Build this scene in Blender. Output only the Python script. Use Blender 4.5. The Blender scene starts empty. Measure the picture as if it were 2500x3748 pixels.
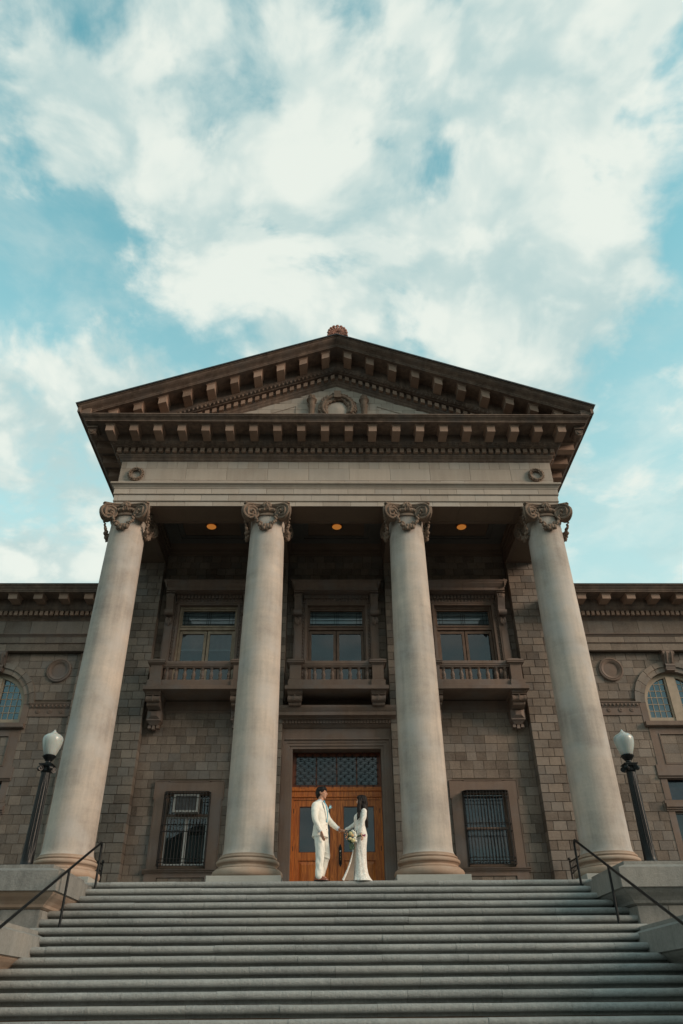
import bpy, math, random
from math import sin, cos, pi, sqrt, radians
from mathutils import Vector, Matrix, noise as mnoise

random.seed(7)
S = bpy.context.scene
COL = S.collection

# ------------------------------------------------------------------ camera
CAM_POS = Vector((-0.188, -16.845, -2.094)); YAW, PIT, ROL, FPX = 0.01889, 0.59885, -0.0090, 2676.6
fw = Vector((sin(YAW)*cos(PIT), cos(YAW)*cos(PIT), sin(PIT)))
rt = Vector((cos(YAW), -sin(YAW), 0)); up = rt.cross(fw)
r2 = rt*cos(ROL)+up*sin(ROL); u2 = -rt*sin(ROL)+up*cos(ROL)
cam = bpy.data.objects.new('camera', bpy.data.cameras.new('camera'))
COL.objects.link(cam)
cam.matrix_world = Matrix(((r2.x, u2.x, -fw.x, CAM_POS.x), (r2.y, u2.y, -fw.y, CAM_POS.y), (r2.z, u2.z, -fw.z, CAM_POS.z), (0, 0, 0, 1)))
cam.data.sensor_fit = 'VERTICAL'; cam.data.sensor_height = 36.0; cam.data.sensor_width = 24.0
cam.data.lens = FPX/3748*36.0; cam.data.clip_end = 3000
S.camera = cam

# ------------------------------------------------------------------ light
SUN_AZ, SUN_EL = radians(116), radians(22)      # clockwise from +Y (the facade faces -Y)
sun = bpy.data.objects.new('sun', bpy.data.lights.new('sun', 'SUN'))
COL.objects.link(sun)
sun.data.energy = 1.5; sun.data.angle = radians(24); sun.data.color = (1.0, 0.76, 0.58)
sdir = Vector((sin(SUN_AZ)*cos(SUN_EL), cos(SUN_AZ)*cos(SUN_EL), sin(SUN_EL)))
sun.rotation_euler = sdir.to_track_quat('Z', 'Y').to_euler()
sun.location = (30, -30, 30)

world = bpy.data.worlds.new('World'); S.world = world; world.use_nodes = True

class NT:
    """small helper for building node trees"""
    def __init__(s, tree):
        s.t = tree; s.t.nodes.clear()
    def n(s, typ, **kw):
        nd = s.t.nodes.new(typ)
        for k, v in kw.items():
            if k.startswith('i_'):
                key = k[2:]; key = int(key) if key.isdigit() else key.replace('_', ' ')
                s.set(nd.inputs[key], v)
            else:
                setattr(nd, k, v)
        return nd
    def set(s, sock, v):
        if isinstance(v, bpy.types.NodeSocket): s.t.links.new(v, sock)
        elif isinstance(v, bpy.types.Node): s.t.links.new(v.outputs[0], sock)
        else: sock.default_value = v
    def math(s, op, a, b=0.0, c=None, clamp=False):
        nd = s.t.nodes.new('ShaderNodeMath'); nd.operation = op; nd.use_clamp = clamp
        s.set(nd.inputs[0], a); s.set(nd.inputs[1], b)
        if c is not None: s.set(nd.inputs[2], c)
        return nd.outputs[0]
    def vmath(s, op, a, b=None, out=0):
        nd = s.t.nodes.new('ShaderNodeVectorMath'); nd.operation = op
        s.set(nd.inputs[0], a)
        if b is not None: s.set(nd.inputs[1], b)
        return nd.outputs[out]
    def mix(s, f, a, b, blend='MIX'):
        nd = s.t.nodes.new('ShaderNodeMix'); nd.data_type = 'RGBA'; nd.blend_type = blend
        s.set(nd.inputs[0], f)
        for k, v in ((6, a), (7, b)):
            s.set(nd.inputs[k], (v[0], v[1], v[2], 1.0) if isinstance(v, tuple) else v)
        return nd.outputs[2]
    def noise(s, vec, scale, detail=3.0, rough=0.5, dist=0.0):
        nd = s.n('ShaderNodeTexNoise', i_Scale=scale, i_Detail=detail, i_Roughness=rough, i_Distortion=dist)
        s.set(nd.inputs['Vector'], vec); return nd.outputs['Fac']
    def ramp(s, f, lo, hi, a=0.0, b=1.0, interp='SMOOTHSTEP'):
        nd = s.n('ShaderNodeMapRange', interpolation_type=interp)
        for i, v in enumerate((f, lo, hi, a, b)): s.set(nd.inputs[i], v)
        return nd.outputs[0]

w = NT(world.node_tree)
tc = w.n('ShaderNodeTexCoord'); d = tc.outputs['Generated']
sky = w.n('ShaderNodeTexSky', sky_type='NISHITA', sun_disc=False, sun_elevation=SUN_EL, sun_rotation=SUN_AZ,
          air_density=1.0, dust_density=0.6, ozone_density=2.0, altitude=1200)
skyc = w.mix(1.0, sky.outputs[0], (3.1, 5.0, 3.1), 'MULTIPLY')
sep = w.n('ShaderNodeSeparateXYZ'); w.set(sep.inputs[0], d)
zc = w.math('MAXIMUM', sep.outputs[2], 0.0)
inv = w.math('DIVIDE', 1.0, w.math('ADD', zc, 0.30))
p = w.vmath('MULTIPLY', d, w.n('ShaderNodeCombineXYZ', i_0=inv, i_1=inv, i_2=0.45))
warp = w.n('ShaderNodeTexNoise', i_Scale=3.2, i_Detail=2.0); w.set(warp.inputs['Vector'], p)
p2 = w.vmath('ADD', p, w.vmath('SCALE', w.vmath('SUBTRACT', warp.outputs['Color'], (0.5, 0.5, 0.5)), None))
p2.node.inputs[1].links[0].from_node.inputs['Scale'].default_value = 0.16
f1 = w.noise(p2, 3.6, 8.0, 0.52)
f4 = w.noise(w.vmath('ADD', p2, (3.3, 5.1, 1.4)), 17.0, 6.0, 0.6)
f2 = w.noise(w.vmath('ADD', p2, (7.3, 2.1, 4.4)), 7.2, 8.0, 0.58)
bn1 = w.noise(w.vmath('ADD', p2, (4.1, 0.7, 9.2)), 4.2, 5.0, 0.5)
bn2 = w.noise(w.vmath('ADD', p2, (0.6, 6.6, 3.1)), 8.8, 5.0, 0.55)
puff = w.math('ADD', w.math('MULTIPLY', w.ramp(w.math('ABSOLUTE', w.math('SUBTRACT', bn1, 0.5)), 0.0, 0.15), 0.6), w.math('MULTIPLY', w.ramp(w.math('ABSOLUTE', w.math('SUBTRACT', bn2, 0.5)), 0.0, 0.15), 0.4))
dens = w.math('ADD', w.math('MULTIPLY', f1, 0.75), w.math('MULTIPLY', f2, 0.85))
dens = w.math('ADD', w.math('MULTIPLY', f4, 0.28), w.math('ADD', w.math('SUBTRACT', dens, 0.452), w.math('MULTIPLY', puff, 0.13)))
wn_ = w.n('ShaderNodeTexNoise', i_Scale=6.0, i_Detail=5.0, i_Roughness=0.6); w.set(wn_.inputs['Vector'], d)
dw = w.vmath('ADD', d, w.vmath('MULTIPLY', w.vmath('SUBTRACT', wn_.outputs['Color'], (0.5, 0.5, 0.5)), (0.22, 0.22, 0.22)))
# gaps of open sky between the clouds (direction, angular size, depth)
GAPS = [((-0.353, 0.546, 0.76), 0.085, 0.12), ((-0.291, 0.513, 0.807), 0.05, 0.11), ((-0.385, 0.60, 0.70), 0.09, 0.09), ((-0.215, 0.625, 0.75), 0.075, 0.13), ((-0.30, 0.60, 0.742), 0.08, 0.07),
        ((-0.375, 0.36, 0.854), 0.06, 0.15), ((-0.25, 0.365, 0.897), 0.04, 0.11), ((0.385, 0.395, 0.834), 0.045, 0.20), ((0.40, 0.33, 0.85), 0.05, 0.12),
        ((0.328, 0.451, 0.83), 0.03, 0.17), ((0.135, 0.502, 0.855), 0.042, 0.17), ((0.05, 0.495, 0.867), 0.02, 0.15), ((-0.098, 0.554, 0.827), 0.024, 0.18),
        ((-0.025, 0.581, 0.813), 0.03, 0.17), ((0.243, 0.649, 0.72), 0.035, 0.17), ((0.42, 0.74, 0.52), 0.13, 0.19), ((0.34, 0.82, 0.46), 0.09, 0.17), ((0.37, 0.70, 0.61), 0.06, 0.13),
        ((0.425, 0.60, 0.68), 0.04, 0.15), ((0.32, 0.357, 0.878), 0.028, 0.17), ((-0.10, 0.67, 0.735), 0.035, 0.10), ((-0.11, 0.47, 0.876), 0.03, 0.08), ((0.41, 0.50, 0.76), 0.035, 0.12)]
BANKS = [((0.02, 0.47, 0.88), 0.22, 0.08), ((0.27, 0.53, 0.80), 0.15, 0.13), ((-0.20, 0.555, 0.808), 0.06, 0.12), ((-0.25, 0.46, 0.85), 0.08, 0.13), ((-0.31, 0.405, 0.86), 0.08, 0.16), ((0.22, 0.62, 0.75), 0.12, 0.11),
         ((-0.37, 0.72, 0.59), 0.13, 0.12), ((0.343, 0.512, 0.787), 0.07, 0.13), ((0.317, 0.607, 0.729), 0.08, 0.14), ((0.335, 0.396, 0.855), 0.05, 0.10), ((0.2, 0.38, 0.90), 0.10, 0.11),
         ((0.0, 0.62, 0.785), 0.10, 0.09), ((-0.283, 0.664, 0.692), 0.07, 0.10), ((-0.36, 0.454, 0.815), 0.05, 0.06), ((0.30, 0.71, 0.635), 0.05, 0.10)]
for lst, sg in ((GAPS, -1.0), (BANKS, 0.95)):
    for v, r, a in lst:
        v = Vector(v).normalized()
        dist = w.vmath('DISTANCE', dw, tuple(v), out=1)
        g = w.ramp(dist, r*0.1, r*1.8, sg*a, 0.0)
        dens = w.math('ADD', dens, g)
cover = w.math('MAXIMUM', w.ramp(dens, 0.34, 0.66), w.ramp(f2, 0.35, 0.75, 0.0, 0.5))
f3 = w.noise(w.vmath('ADD', p2, (1.3, 8.1, 2.4)), 5.2, 4.0, 0.5, 0.3)
core = w.ramp(w.math('ADD', w.math('ADD', w.math('MULTIPLY', puff, 0.42), w.math('MULTIPLY', f2, 0.35)), w.math('MULTIPLY', f3, 0.45)), 0.32, 0.76)
cloud = w.mix(core, (5.3, 6.9, 6.8), (8.9, 9.4, 8.6))
hz = w.ramp(zc, 0.25, 0.92, 1.0, 0.0)
skyh = w.mix(w.math('MULTIPLY', hz, 0.95), skyc, (6.2, 8.1, 7.85))
allsky = w.mix(w.math('MULTIPLY', cover, 0.95), skyh, cloud)
bg = w.n('ShaderNodeBackground'); w.set(bg.inputs[0], allsky); bg.inputs[1].default_value = 0.056
wo = w.n('ShaderNodeOutputWorld'); w.set(wo.inputs[0], bg)

S.view_settings.view_transform = 'Standard'; S.view_settings.look = 'None'
S.view_settings.exposure = 0.78; S.view_settings.gamma = 1.0; S.view_settings.use_curve_mapping = False
S.cycles.max_bounces = 6; S.cycles.diffuse_bounces = 4; S.cycles.transparent_max_bounces = 8

# ------------------------------------------------------------------ materials
def new_mat(name):
    m = bpy.data.materials.new(name); m.use_nodes = True
    return m, NT(m.node_tree)

def finish(nt, color, rough=0.8, spec=0.4, normal=None, metallic=0.0, **kw):
    b = nt.n('ShaderNodeBsdfPrincipled')
    nt.set(b.inputs['Base Color'], (color[0], color[1], color[2], 1.0) if isinstance(color, tuple) else color)
    nt.set(b.inputs['Roughness'], rough); nt.set(b.inputs['Metallic'], metallic)
    b.inputs['Specular IOR Level'].default_value = spec
    for k, v in kw.items(): nt.set(b.inputs[k.replace('_', ' ')], v)
    if normal is not None: nt.set(b.inputs['Normal'], normal)
    o = nt.n('ShaderNodeOutputMaterial'); nt.set(o.inputs[0], b)

def stone(name, dark, light, other=None, rnd='none', ramt=0.5, stain=0.6, sscale=0.8, streak=0.25, grain=0.25, bump=0.25, bscale=55.0, rough=0.88, spots=0.0, spotcol=(0.05, 0.045, 0.04), band=0.0):
    m, t = new_mat(name)
    geo = t.n('ShaderNodeNewGeometry'); P = geo.outputs['Position']
    fac = t.math('ADD', 0.5, t.math('MULTIPLY', t.math('SUBTRACT', t.noise(P, sscale, 5.0, 0.6), 0.5), stain*2.2))
    Pst = t.vmath('MULTIPLY', P, (7.0, 7.0, 0.45))
    fac = t.math('ADD', fac, t.math('MULTIPLY', t.math('SUBTRACT', t.noise(Pst, 1.0, 4.0, 0.6), 0.5), streak*2.2))
    if band > 0:
        fac = t.math('ADD', fac, t.math('MULTIPLY', t.math('SUBTRACT', t.noise(t.vmath('MULTIPLY', P, (0.25, 0.25, 2.6)), 1.0, 5.0, 0.65), 0.5), band*2.0))
    g = t.noise(P, 22.0, 5.0, 0.65)
    fac = t.math('ADD', fac, t.math('MULTIPLY', t.math('SUBTRACT', g, 0.5), grain*2.0))
    if rnd != 'none':
        r = t.n('ShaderNodeObjectInfo').outputs['Random'] if rnd == 'object' else geo.outputs['Random Per Island']
        fac = t.math('ADD', fac, t.math('MULTIPLY', t.math('SUBTRACT', r, 0.5), ramt))
    fac = t.math('MAXIMUM', t.math('MINIMUM', fac, 1.0), 0.0)
    c = t.mix(fac, dark, light)
    if other is not None:
        if rnd != 'none':
            wn = t.n('ShaderNodeTexWhiteNoise', noise_dimensions='1D'); t.set(wn.inputs['W'], r)
            of = t.math('ADD', t.ramp(wn.outputs[0], 0.5, 1.0, 0.0, 0.35), t.ramp(t.noise(P, 1.1, 4.0), 0.45, 0.75, 0.0, 0.35), clamp=True)
        else:
            of = t.ramp(t.noise(P, 1.3, 5.0, 0.6), 0.42, 0.70, 0.0, 0.8)
        c = t.mix(of, c, t.mix(0.75, c, other))
    if spots > 0:
        sp = t.ramp(t.noise(P, 5.5, 8.0, 0.72), 0.60, 0.78, 0.0, spots)
        c = t.mix(sp, c, spotcol)
    bn = t.n('ShaderNodeBump', i_Strength=bump, i_Distance=0.02)
    t.set(bn.inputs['Height'], t.math('ADD', t.noise(P, bscale, 4.0, 0.65), t.math('MULTIPLY', t.noise(P, bscale*0.15, 4.0), 0.9)))
    finish(t, c, rough, 0.3, bn.outputs[0])
    return m

def plain(name, color, rough=0.6, spec=0.4, metallic=0.0, var=0.25, vscale=9.0, bump=0.0, bscale=60, **kw):
    m, t = new_mat(name)
    P = t.n('ShaderNodeNewGeometry').outputs['Position']
    f = t.noise(P, vscale, 5.0, 0.6)
    c = t.mix(t.ramp(f, 0.3, 0.7), tuple(x*(1-var) for x in color), tuple(min(1, x*(1+var)) for x in color))
    nrm = None
    if bump > 0:
        bn = t.n('ShaderNodeBump', i_Strength=bump, i_Distance=0.01); t.set(bn.inputs['Height'], t.noise(P, bscale, 3.0)); nrm = bn.outputs[0]
    finish(t, c, rough, spec, nrm, metallic, **kw)
    return m

M = {}
WALLD, WALLL, WALLO = (0.085, 0.066, 0.054), (0.315, 0.252, 0.204), (0.215, 0.215, 0.21)
M['block'] = stone('wall_stone', WALLD, WALLL, WALLO, 'object', 0.46, 0.46, 1.0, 0.14, 0.34, 0.45, 40.0, spots=0.25)
M['blockm'] = stone('wall_stone_joined', WALLD, WALLL, WALLO, 'island', 0.46, 0.46, 1.0, 0.14, 0.34, 0.45, 40.0, spots=0.25)
M['mortar'] = stone('mortar', (0.07, 0.052, 0.04), (0.15, 0.115, 0.088), None, 'none', 0, 0.4, 1.0, 0.1, 0.2, 0.2)
M['trim'] = stone('brown_dressed_stone', (0.115, 0.083, 0.066), (0.262, 0.191, 0.154), (0.183, 0.167, 0.164), 'none', 0, 0.40, 1.0, 0.25, 0.16, 0.18, 70.0, spots=0.22)
M['cornice'] = stone('dark_brown_terracotta', (0.066, 0.046, 0.036), (0.29, 0.205, 0.158), (0.125, 0.112, 0.105), 'none', 0, 0.62, 0.9, 0.55, 0.22, 0.16, 70.0, spots=0.45)
M['modil'] = stone('modillion_terracotta', (0.204, 0.136, 0.101), (0.397, 0.274, 0.211), None, 'object', 0.7, 0.35, 1.0, 0.2, 0.2, 0.15, 70.0, spots=0.2)
M['ent'] = stone('pale_entablature_stone', (0.290, 0.235, 0.193), (0.547, 0.467, 0.396), (0.461, 0.440, 0.411), 'object', 0.40, 0.32, 0.8, 0.22, 0.14, 0.12, 60.0, spots=0.12, spotcol=(0.214, 0.157, 0.117))
M['joint'] = stone('pale_joint', (0.13, 0.09, 0.065), (0.21, 0.155, 0.115), None, 'none', 0, 0.4, 1.0, 0.1, 0.2, 0.1)
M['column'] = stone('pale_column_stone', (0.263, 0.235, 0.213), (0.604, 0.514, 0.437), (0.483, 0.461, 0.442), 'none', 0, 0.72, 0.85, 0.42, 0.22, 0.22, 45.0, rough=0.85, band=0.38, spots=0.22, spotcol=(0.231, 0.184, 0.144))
M['colbase'] = stone('warm_column_base_stone', (0.231, 0.165, 0.125), (0.504, 0.398, 0.317), (0.399, 0.252, 0.173), 'none', 0, 0.45, 2.2, 0.1, 0.2, 0.15, 70.0, spots=0.2, spotcol=(0.210, 0.116, 0.067))
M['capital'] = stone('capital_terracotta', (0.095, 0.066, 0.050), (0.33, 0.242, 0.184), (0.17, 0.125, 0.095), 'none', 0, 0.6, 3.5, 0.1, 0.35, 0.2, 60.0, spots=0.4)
M['plinth'] = stone('grey_plinth_stone', (0.27, 0.27, 0.25), (0.44, 0.435, 0.40), None, 'none', 0, 0.4, 1.4, 0.1, 0.2, 0.15, 60.0, spots=0.15)
M['step'] = stone('grey_step_granite', (0.150, 0.153, 0.148), (0.405, 0.408, 0.392), (0.30, 0.29, 0.265), 'object', 0.22, 0.30, 0.9, 0.22, 0.42, 0.8, 34.0, rough=0.93, spots=0.2, spotcol=(0.11, 0.11, 0.105))
M['stepjoint'] = stone('step_mortar', (0.10, 0.065, 0.045), (0.17, 0.115, 0.08), None)
M['cheek'] = stone('grey_cheek_granite', (0.13, 0.13, 0.123), (0.33, 0.325, 0.305), (0.27, 0.22, 0.17), 'object', 0.25, 0.45, 1.1, 0.35, 0.4, 0.5, 45.0, spots=0.2)
M['anth'] = stone('pinkish_terracotta', (0.26, 0.125, 0.092), (0.45, 0.235, 0.18), None, 'none', 0, 0.5, 3.0, 0.1, 0.3, 0.15, 60.0, spots=0.3)
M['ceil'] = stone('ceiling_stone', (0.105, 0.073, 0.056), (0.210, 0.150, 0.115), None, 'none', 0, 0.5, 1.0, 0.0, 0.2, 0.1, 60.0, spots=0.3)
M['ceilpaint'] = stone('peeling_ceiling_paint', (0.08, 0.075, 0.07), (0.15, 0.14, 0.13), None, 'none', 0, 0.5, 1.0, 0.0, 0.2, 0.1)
M['iron'] = plain('black_iron', (0.006, 0.007, 0.008), 0.38, 0.28, 0.0, 0.3, 20, 0.1, 80)
M['ironm'] = plain('dull_black_iron', (0.014, 0.013, 0.013), 0.55, 0.4)
M['roof'] = plain('dark_roof_metal', (0.035, 0.035, 0.036), 0.5, 0.4)
M['brownframe'] = plain('brown_painted_wood', (0.155, 0.102, 0.074), 0.5, 0.35, 0, 0.2, 5)
M['beigeframe'] = plain('beige_painted_wood', (0.33, 0.265, 0.195), 0.5, 0.35, 0, 0.2, 5)
M['archframe'] = plain('tan_painted_wood', (0.36, 0.285, 0.21), 0.5, 0.35, 0, 0.12, 5)
M['whiteframe'] = plain('white_painted_metal', (0.45, 0.46, 0.45), 0.45, 0.4, 0, 0.1, 5)
M['lead'] = plain('dark_lead', (0.03, 0.035, 0.035), 0.5)
M['blind'] = plain('pale_blind', (0.55, 0.60, 0.58), 0.6, 0.3, 0, 0.08)
M['reflection_sheet'] = plain('pale_sky_reflection', (0.60, 0.66, 0.63), 0.7, 0.2, 0, 0.15, 3)  # pale tone stands in for sky reflected in the transom panes
M['bluescreen'] = plain('blue_grey_blind', (0.13, 0.20, 0.26), 0.6, 0.3, 0, 0.15)
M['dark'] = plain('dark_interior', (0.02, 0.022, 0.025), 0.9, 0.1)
M['acwhite'] = plain('off_white_metal', (0.45, 0.45, 0.43), 0.5, 0.4, 0, 0.12, 14)
M['acfin'] = plain('grey_fins', (0.16, 0.17, 0.18), 0.5, 0.5)
M['brass'] = plain('brass', (0.45, 0.30, 0.10), 0.3, 0.5, 1.0)
M['ground'] = stone('paving', (0.045, 0.045, 0.043), (0.085, 0.083, 0.078), None)
M['hill'] = stone('wooded_hill', (0.022, 0.030, 0.016), (0.055, 0.065, 0.035), None, 'none', 0, 0.6, 0.03, 0.0, 0.3, 0.1)
M['milk'] = plain('milk_glass', (0.40, 0.43, 0.41), 0.28, 0.5, 0, 0.08, 6, Coat_Weight=0.15, Subsurface_Weight=0.25)

def wood(name, a, b, c):
    m, t = new_mat(name)
    P = t.n('ShaderNodeNewGeometry').outputs['Position']
    v = t.vmath('MULTIPLY', P, (16.0, 16.0, 1.3))
    n = t.noise(v, 1.6, 6.0, 0.6, 1.2)
    k = t.mix(t.ramp(n, 0.32, 0.68), a, b)
    k = t.mix(t.ramp(t.noise(P, 1.7, 4.0), 0.45, 0.75, 0, 0.6), k, c)
    bn = t.n('ShaderNodeBump', i_Strength=0.12, i_Distance=0.004); t.set(bn.inputs['Height'], n)
    finish(t, k, 0.38, 0.4, bn.outputs[0]); return m
M['wood'] = wood('orange_varnished_wood', (0.30, 0.075, 0.014), (0.62, 0.195, 0.034), (0.50, 0.130, 0.024))
M['wooddark'] = wood('red_brown_varnished_wood', (0.085, 0.022, 0.009), (0.20, 0.056, 0.020), (0.13, 0.038, 0.015))

def glass(name, tint, refl=1.0, rough=0.02, ior=1.6, body=0.35, gcol=(0.92, 0.96, 1.0)):
    m, t = new_mat(name)
    fr = t.n('ShaderNodeFresnel', i_IOR=ior)
    P = t.n('ShaderNodeNewGeometry').outputs['Position']
    bn = t.n('ShaderNodeBump', i_Strength=0.03, i_Distance=0.02); t.set(bn.inputs['Height'], t.noise(P, 1.4, 2.0))
    gl = t.n('ShaderNodeBsdfGlossy', i_Roughness=rough); t.set(gl.inputs['Normal'], bn.outputs[0]); gl.inputs[0].default_value = (*gcol, 1)
    tr = t.n('ShaderNodeBsdfTransparent'); tr.inputs[0].default_value = (*tint, 1)
    df = t.n('ShaderNodeBsdfDiffuse'); df.inputs[0].default_value = (0.025, 0.032, 0.042, 1)
    mx0 = t.n('ShaderNodeMixShader', i_0=body); t.set(mx0.inputs[1], tr); t.set(mx0.inputs[2], df)
    mx = t.n('ShaderNodeMixShader'); t.set(mx.inputs[0], t.math('MULTIPLY', fr, refl, clamp=True)); t.set(mx.inputs[1], mx0); t.set(mx.inputs[2], gl)
    o = t.n('ShaderNodeOutputMaterial'); t.set(o.inputs[0], mx); return m
M['glass'] = glass('window_glass', (0.62, 0.68, 0.72), 1.0, 0.015, 1.65, 0.25)
M['doorglass'] = glass('door_glass', (0.30, 0.34, 0.38), 1.0, 0.03, 1.62, 0.6)
M['archglass'] = glass('arched_window_glass', (0.5, 0.55, 0.6), 1.0, 0.01, 2.1, 0.5, (0.62, 0.88, 1.0))

def emissive(name, col, s):
    m, t = new_mat(name)
    e = t.n('ShaderNodeEmission', i_Strength=s); e.inputs[0].default_value = (*col, 1)
    o = t.n('ShaderNodeOutputMaterial'); t.set(o.inputs[0], e); return m
M['bulb'] = emissive('warm_bulb', (1.0, 0.36, 0.07), 0.20)
M['lampcan'] = plain('copper_reflector', (0.55, 0.22, 0.06), 0.35, 0.5, 0.6)

# ------------------------------------------------------------------ mesh helpers
class MB:
    def __init__(s): s.v = []; s.f = []; s.sm = []
    def add(s, vs, fs, smooth=False):
        b = len(s.v); s.v.extend(Vector(q) for q in vs)
        for f in fs: s.f.append(tuple(b+i for i in f)); s.sm.append(smooth)
        return s
    def box(s, x0, x1, y0, y1, z0, z1):
        return s.add([(x0,y0,z0),(x1,y0,z0),(x1,y1,z0),(x0,y1,z0),(x0,y0,z1),(x1,y0,z1),(x1,y1,z1),(x0,y1,z1)],
                     [(0,3,2,1),(4,5,6,7),(0,1,5,4),(1,2,6,5),(2,3,7,6),(3,0,4,7)])
    def frustum(s, x0, x1, y0, y1, z0, z1, dx, dy):      # top inset by dx, dy
        return s.add([(x0,y0,z0),(x1,y0,z0),(x1,y1,z0),(x0,y1,z0),(x0+dx,y0+dy,z1),(x1-dx,y0+dy,z1),(x1-dx,y1-dy,z1),(x0+dx,y1-dy,z1)],
                     [(0,3,2,1),(4,5,6,7),(0,1,5,4),(1,2,6,5),(2,3,7,6),(3,0,4,7)])
    def bevbox(s, x0, x1, y0, y1, z0, z1, b=0.01):        # front (-y) edges bevelled
        return s.add([(x0+b,y0,z0+b),(x1-b,y0,z0+b),(x1-b,y0,z1-b),(x0+b,y0,z1-b),(x0,y0+b,z0),(x1,y0+b,z0),(x1,y0+b,z1),(x0,y0+b,z1),
                      (x0,y1,z0),(x1,y1,z0),(x1,y1,z1),(x0,y1,z1)],
                     [(0,1,2,3),(4,5,1,0),(5,6,2,1),(6,7,3,2),(7,4,0,3),(8,9,5,4),(9,10,6,5),(10,11,7,6),(11,8,4,7)])
    def prism_x(s, prof, x0, x1, smooth=False, caps=True):   # prof: list of (y,z) closed polygon
        n = len(prof)
        vs = [(x0,y,z) for y,z in prof]+[(x1,y,z) for y,z in prof]
        s.add(vs, [(i,(i+1)%n,n+(i+1)%n,n+i) for i in range(n)], smooth)
        if caps: s.add(vs, [tuple(range(n-1,-1,-1)), tuple(range(n,2*n))])
        return s
    def prism_y(s, prof, y0, y1, smooth=False):              # prof (x,z)
        n = len(prof)
        vs = [(x,y0,z) for x,z in prof]+[(x,y1,z) for x,z in prof]
        s.add(vs, [(i,n+i,n+(i+1)%n,(i+1)%n) for i in range(n)], smooth)
        s.add(vs, [tuple(range(n)), tuple(range(2*n-1,n-1,-1))])
        return s
    def lathe(s, prof, cx=0, cy=0, cz=0, n=32, rad=None, smooth=True):    # prof (r,z)
        vs = []
        for r,z in prof:
            for k in range(n):
                a = 2*pi*k/n; rr = r*(rad(a,z) if rad else 1.0)
                vs.append((cx+rr*cos(a), cy+rr*sin(a), cz+z))
        fs = []
        for i in range(len(prof)-1):
            for k in range(n):
                a,b = i*n+k, i*n+(k+1)%n; fs.append((a,b,b+n,a+n))
        s.add(vs, fs, smooth)
        s.add(vs[:n], [tuple(range(n-1,-1,-1))]); s.add(vs[-n:], [tuple(range(n))])
        return s
    def tube(s, pts, rad, n=8, smooth=True, closed=False):
        pts = [Vector(q) for q in pts]; m = len(pts)
        R = rad if isinstance(rad, (list, tuple)) else [rad]*m
        vs = []; prev = None
        for i,q in enumerate(pts):
            if closed: t = (pts[(i+1)%m]-pts[i-1])
            else: t = pts[min(i+1,m-1)]-pts[max(i-1,0)]
            t = t.normalized() if t.length > 1e-9 else Vector((0,0,1))
            if prev is None:
                a = Vector((0,0,1)) if abs(t.z) < 0.9 else Vector((1,0,0))
                u = t.cross(a).normalized()
            else:
                u = (prev - t*prev.dot(t)); u = u.normalized() if u.length > 1e-6 else t.orthogonal().normalized()
            prev = u; v = t.cross(u)
            for k in range(n):
                a = 2*pi*k/n; vs.append(q+(u*cos(a)+v*sin(a))*R[i])
        fs = []
        for i in range(m if closed else m-1):
            for k in range(n):
                a = i*n+k; b = i*n+(k+1)%n; c = ((i+1)%m)*n+(k+1)%n; e = ((i+1)%m)*n+k
                fs.append((a,b,c,e))
        s.add(vs, fs, smooth)
        if not closed:
            s.add(vs[:n], [tuple(range(n-1,-1,-1))]); s.add(vs[-n:], [tuple(range(n))])
        return s
    def ell(s, c, r, n=10, m=6, rot=None, smooth=True):
        c = Vector(c); vs = []
        for i in range(m+1):
            th = pi*i/m
            for k in range(n):
                a = 2*pi*k/n
                q = Vector((r[0]*sin(th)*cos(a), r[1]*sin(th)*sin(a), r[2]*cos(th)))
                if rot is not None: q = rot @ q
                vs.append(c+q)
        fs = [(i*n+k, (i+1)*n+k, (i+1)*n+(k+1)%n, i*n+(k+1)%n) for i in range(m) for k in range(n)]
        return s.add(vs, fs, smooth)
    def loft(s, rings, smooth=True):        # rings: list of lists of points, same length
        n = len(rings[0]); vs = [q for r in rings for q in r]
        fs = [(i*n+k, i*n+(k+1)%n, (i+1)*n+(k+1)%n, (i+1)*n+k) for i in range(len(rings)-1) for k in range(n)]
        s.add(vs, fs, smooth)
        s.add(rings[0], [tuple(range(n-1,-1,-1))], smooth); s.add(rings[-1], [tuple(range(n))], smooth)
        return s
    def xform(s, mat):
        s.v = [mat @ q for q in s.v]; return s
    def merge(s, o):
        b = len(s.v); s.v.extend(o.v); s.f.extend(tuple(b+i for i in f) for f in o.f); s.sm.extend(o.sm); return s

WO = {}          # world origin of every object
def link(o, parent, c):
    COL.objects.link(o); WO[o.name] = Vector(c)
    if parent is not None:
        o.parent = parent; o.location = Vector(c)-WO[parent.name]
    else:
        o.location = Vector(c)
    return o
def to_mesh(name, mb, mat, c, sharp=None):
    me = bpy.data.meshes.new(name)
    me.from_pydata([tuple(q-c) for q in mb.v], [], mb.f)
    me.polygons.foreach_set('use_smooth', mb.sm)
    me.materials.append(mat); me.update()
    if any(mb.sm): me.set_sharp_from_angle(angle=radians(sharp or 40))
    return me
def obj(name, mb, mat, parent=None, kind=None, label=None, org=None, sharp=None):
    if org is None:
        lo = Vector([min(q[i] for q in mb.v) for i in range(3)]); hi = Vector([max(q[i] for q in mb.v) for i in range(3)])
        org = (lo+hi)/2
    c = Vector(org)
    o = bpy.data.objects.new(name, to_mesh(name, mb, mat, c, sharp))
    link(o, parent, c)
    if kind: o['kind'] = kind
    if label: o['label'] = label
    return o
def empty(name, loc, parent=None, label=None, cat=None, group=None):
    o = bpy.data.objects.new(name, None); link(o, parent, loc)
    o.empty_display_size = 0.2
    if label: o['label'] = label
    if cat: o['category'] = cat
    if group: o['group'] = group
    return o
def inst(name, me, parent, c, scale=None, rot=None):
    o = bpy.data.objects.new(name, me); link(o, parent, c)
    if scale: o.scale = scale
    if rot: o.rotation_euler = rot
    return o
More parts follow.
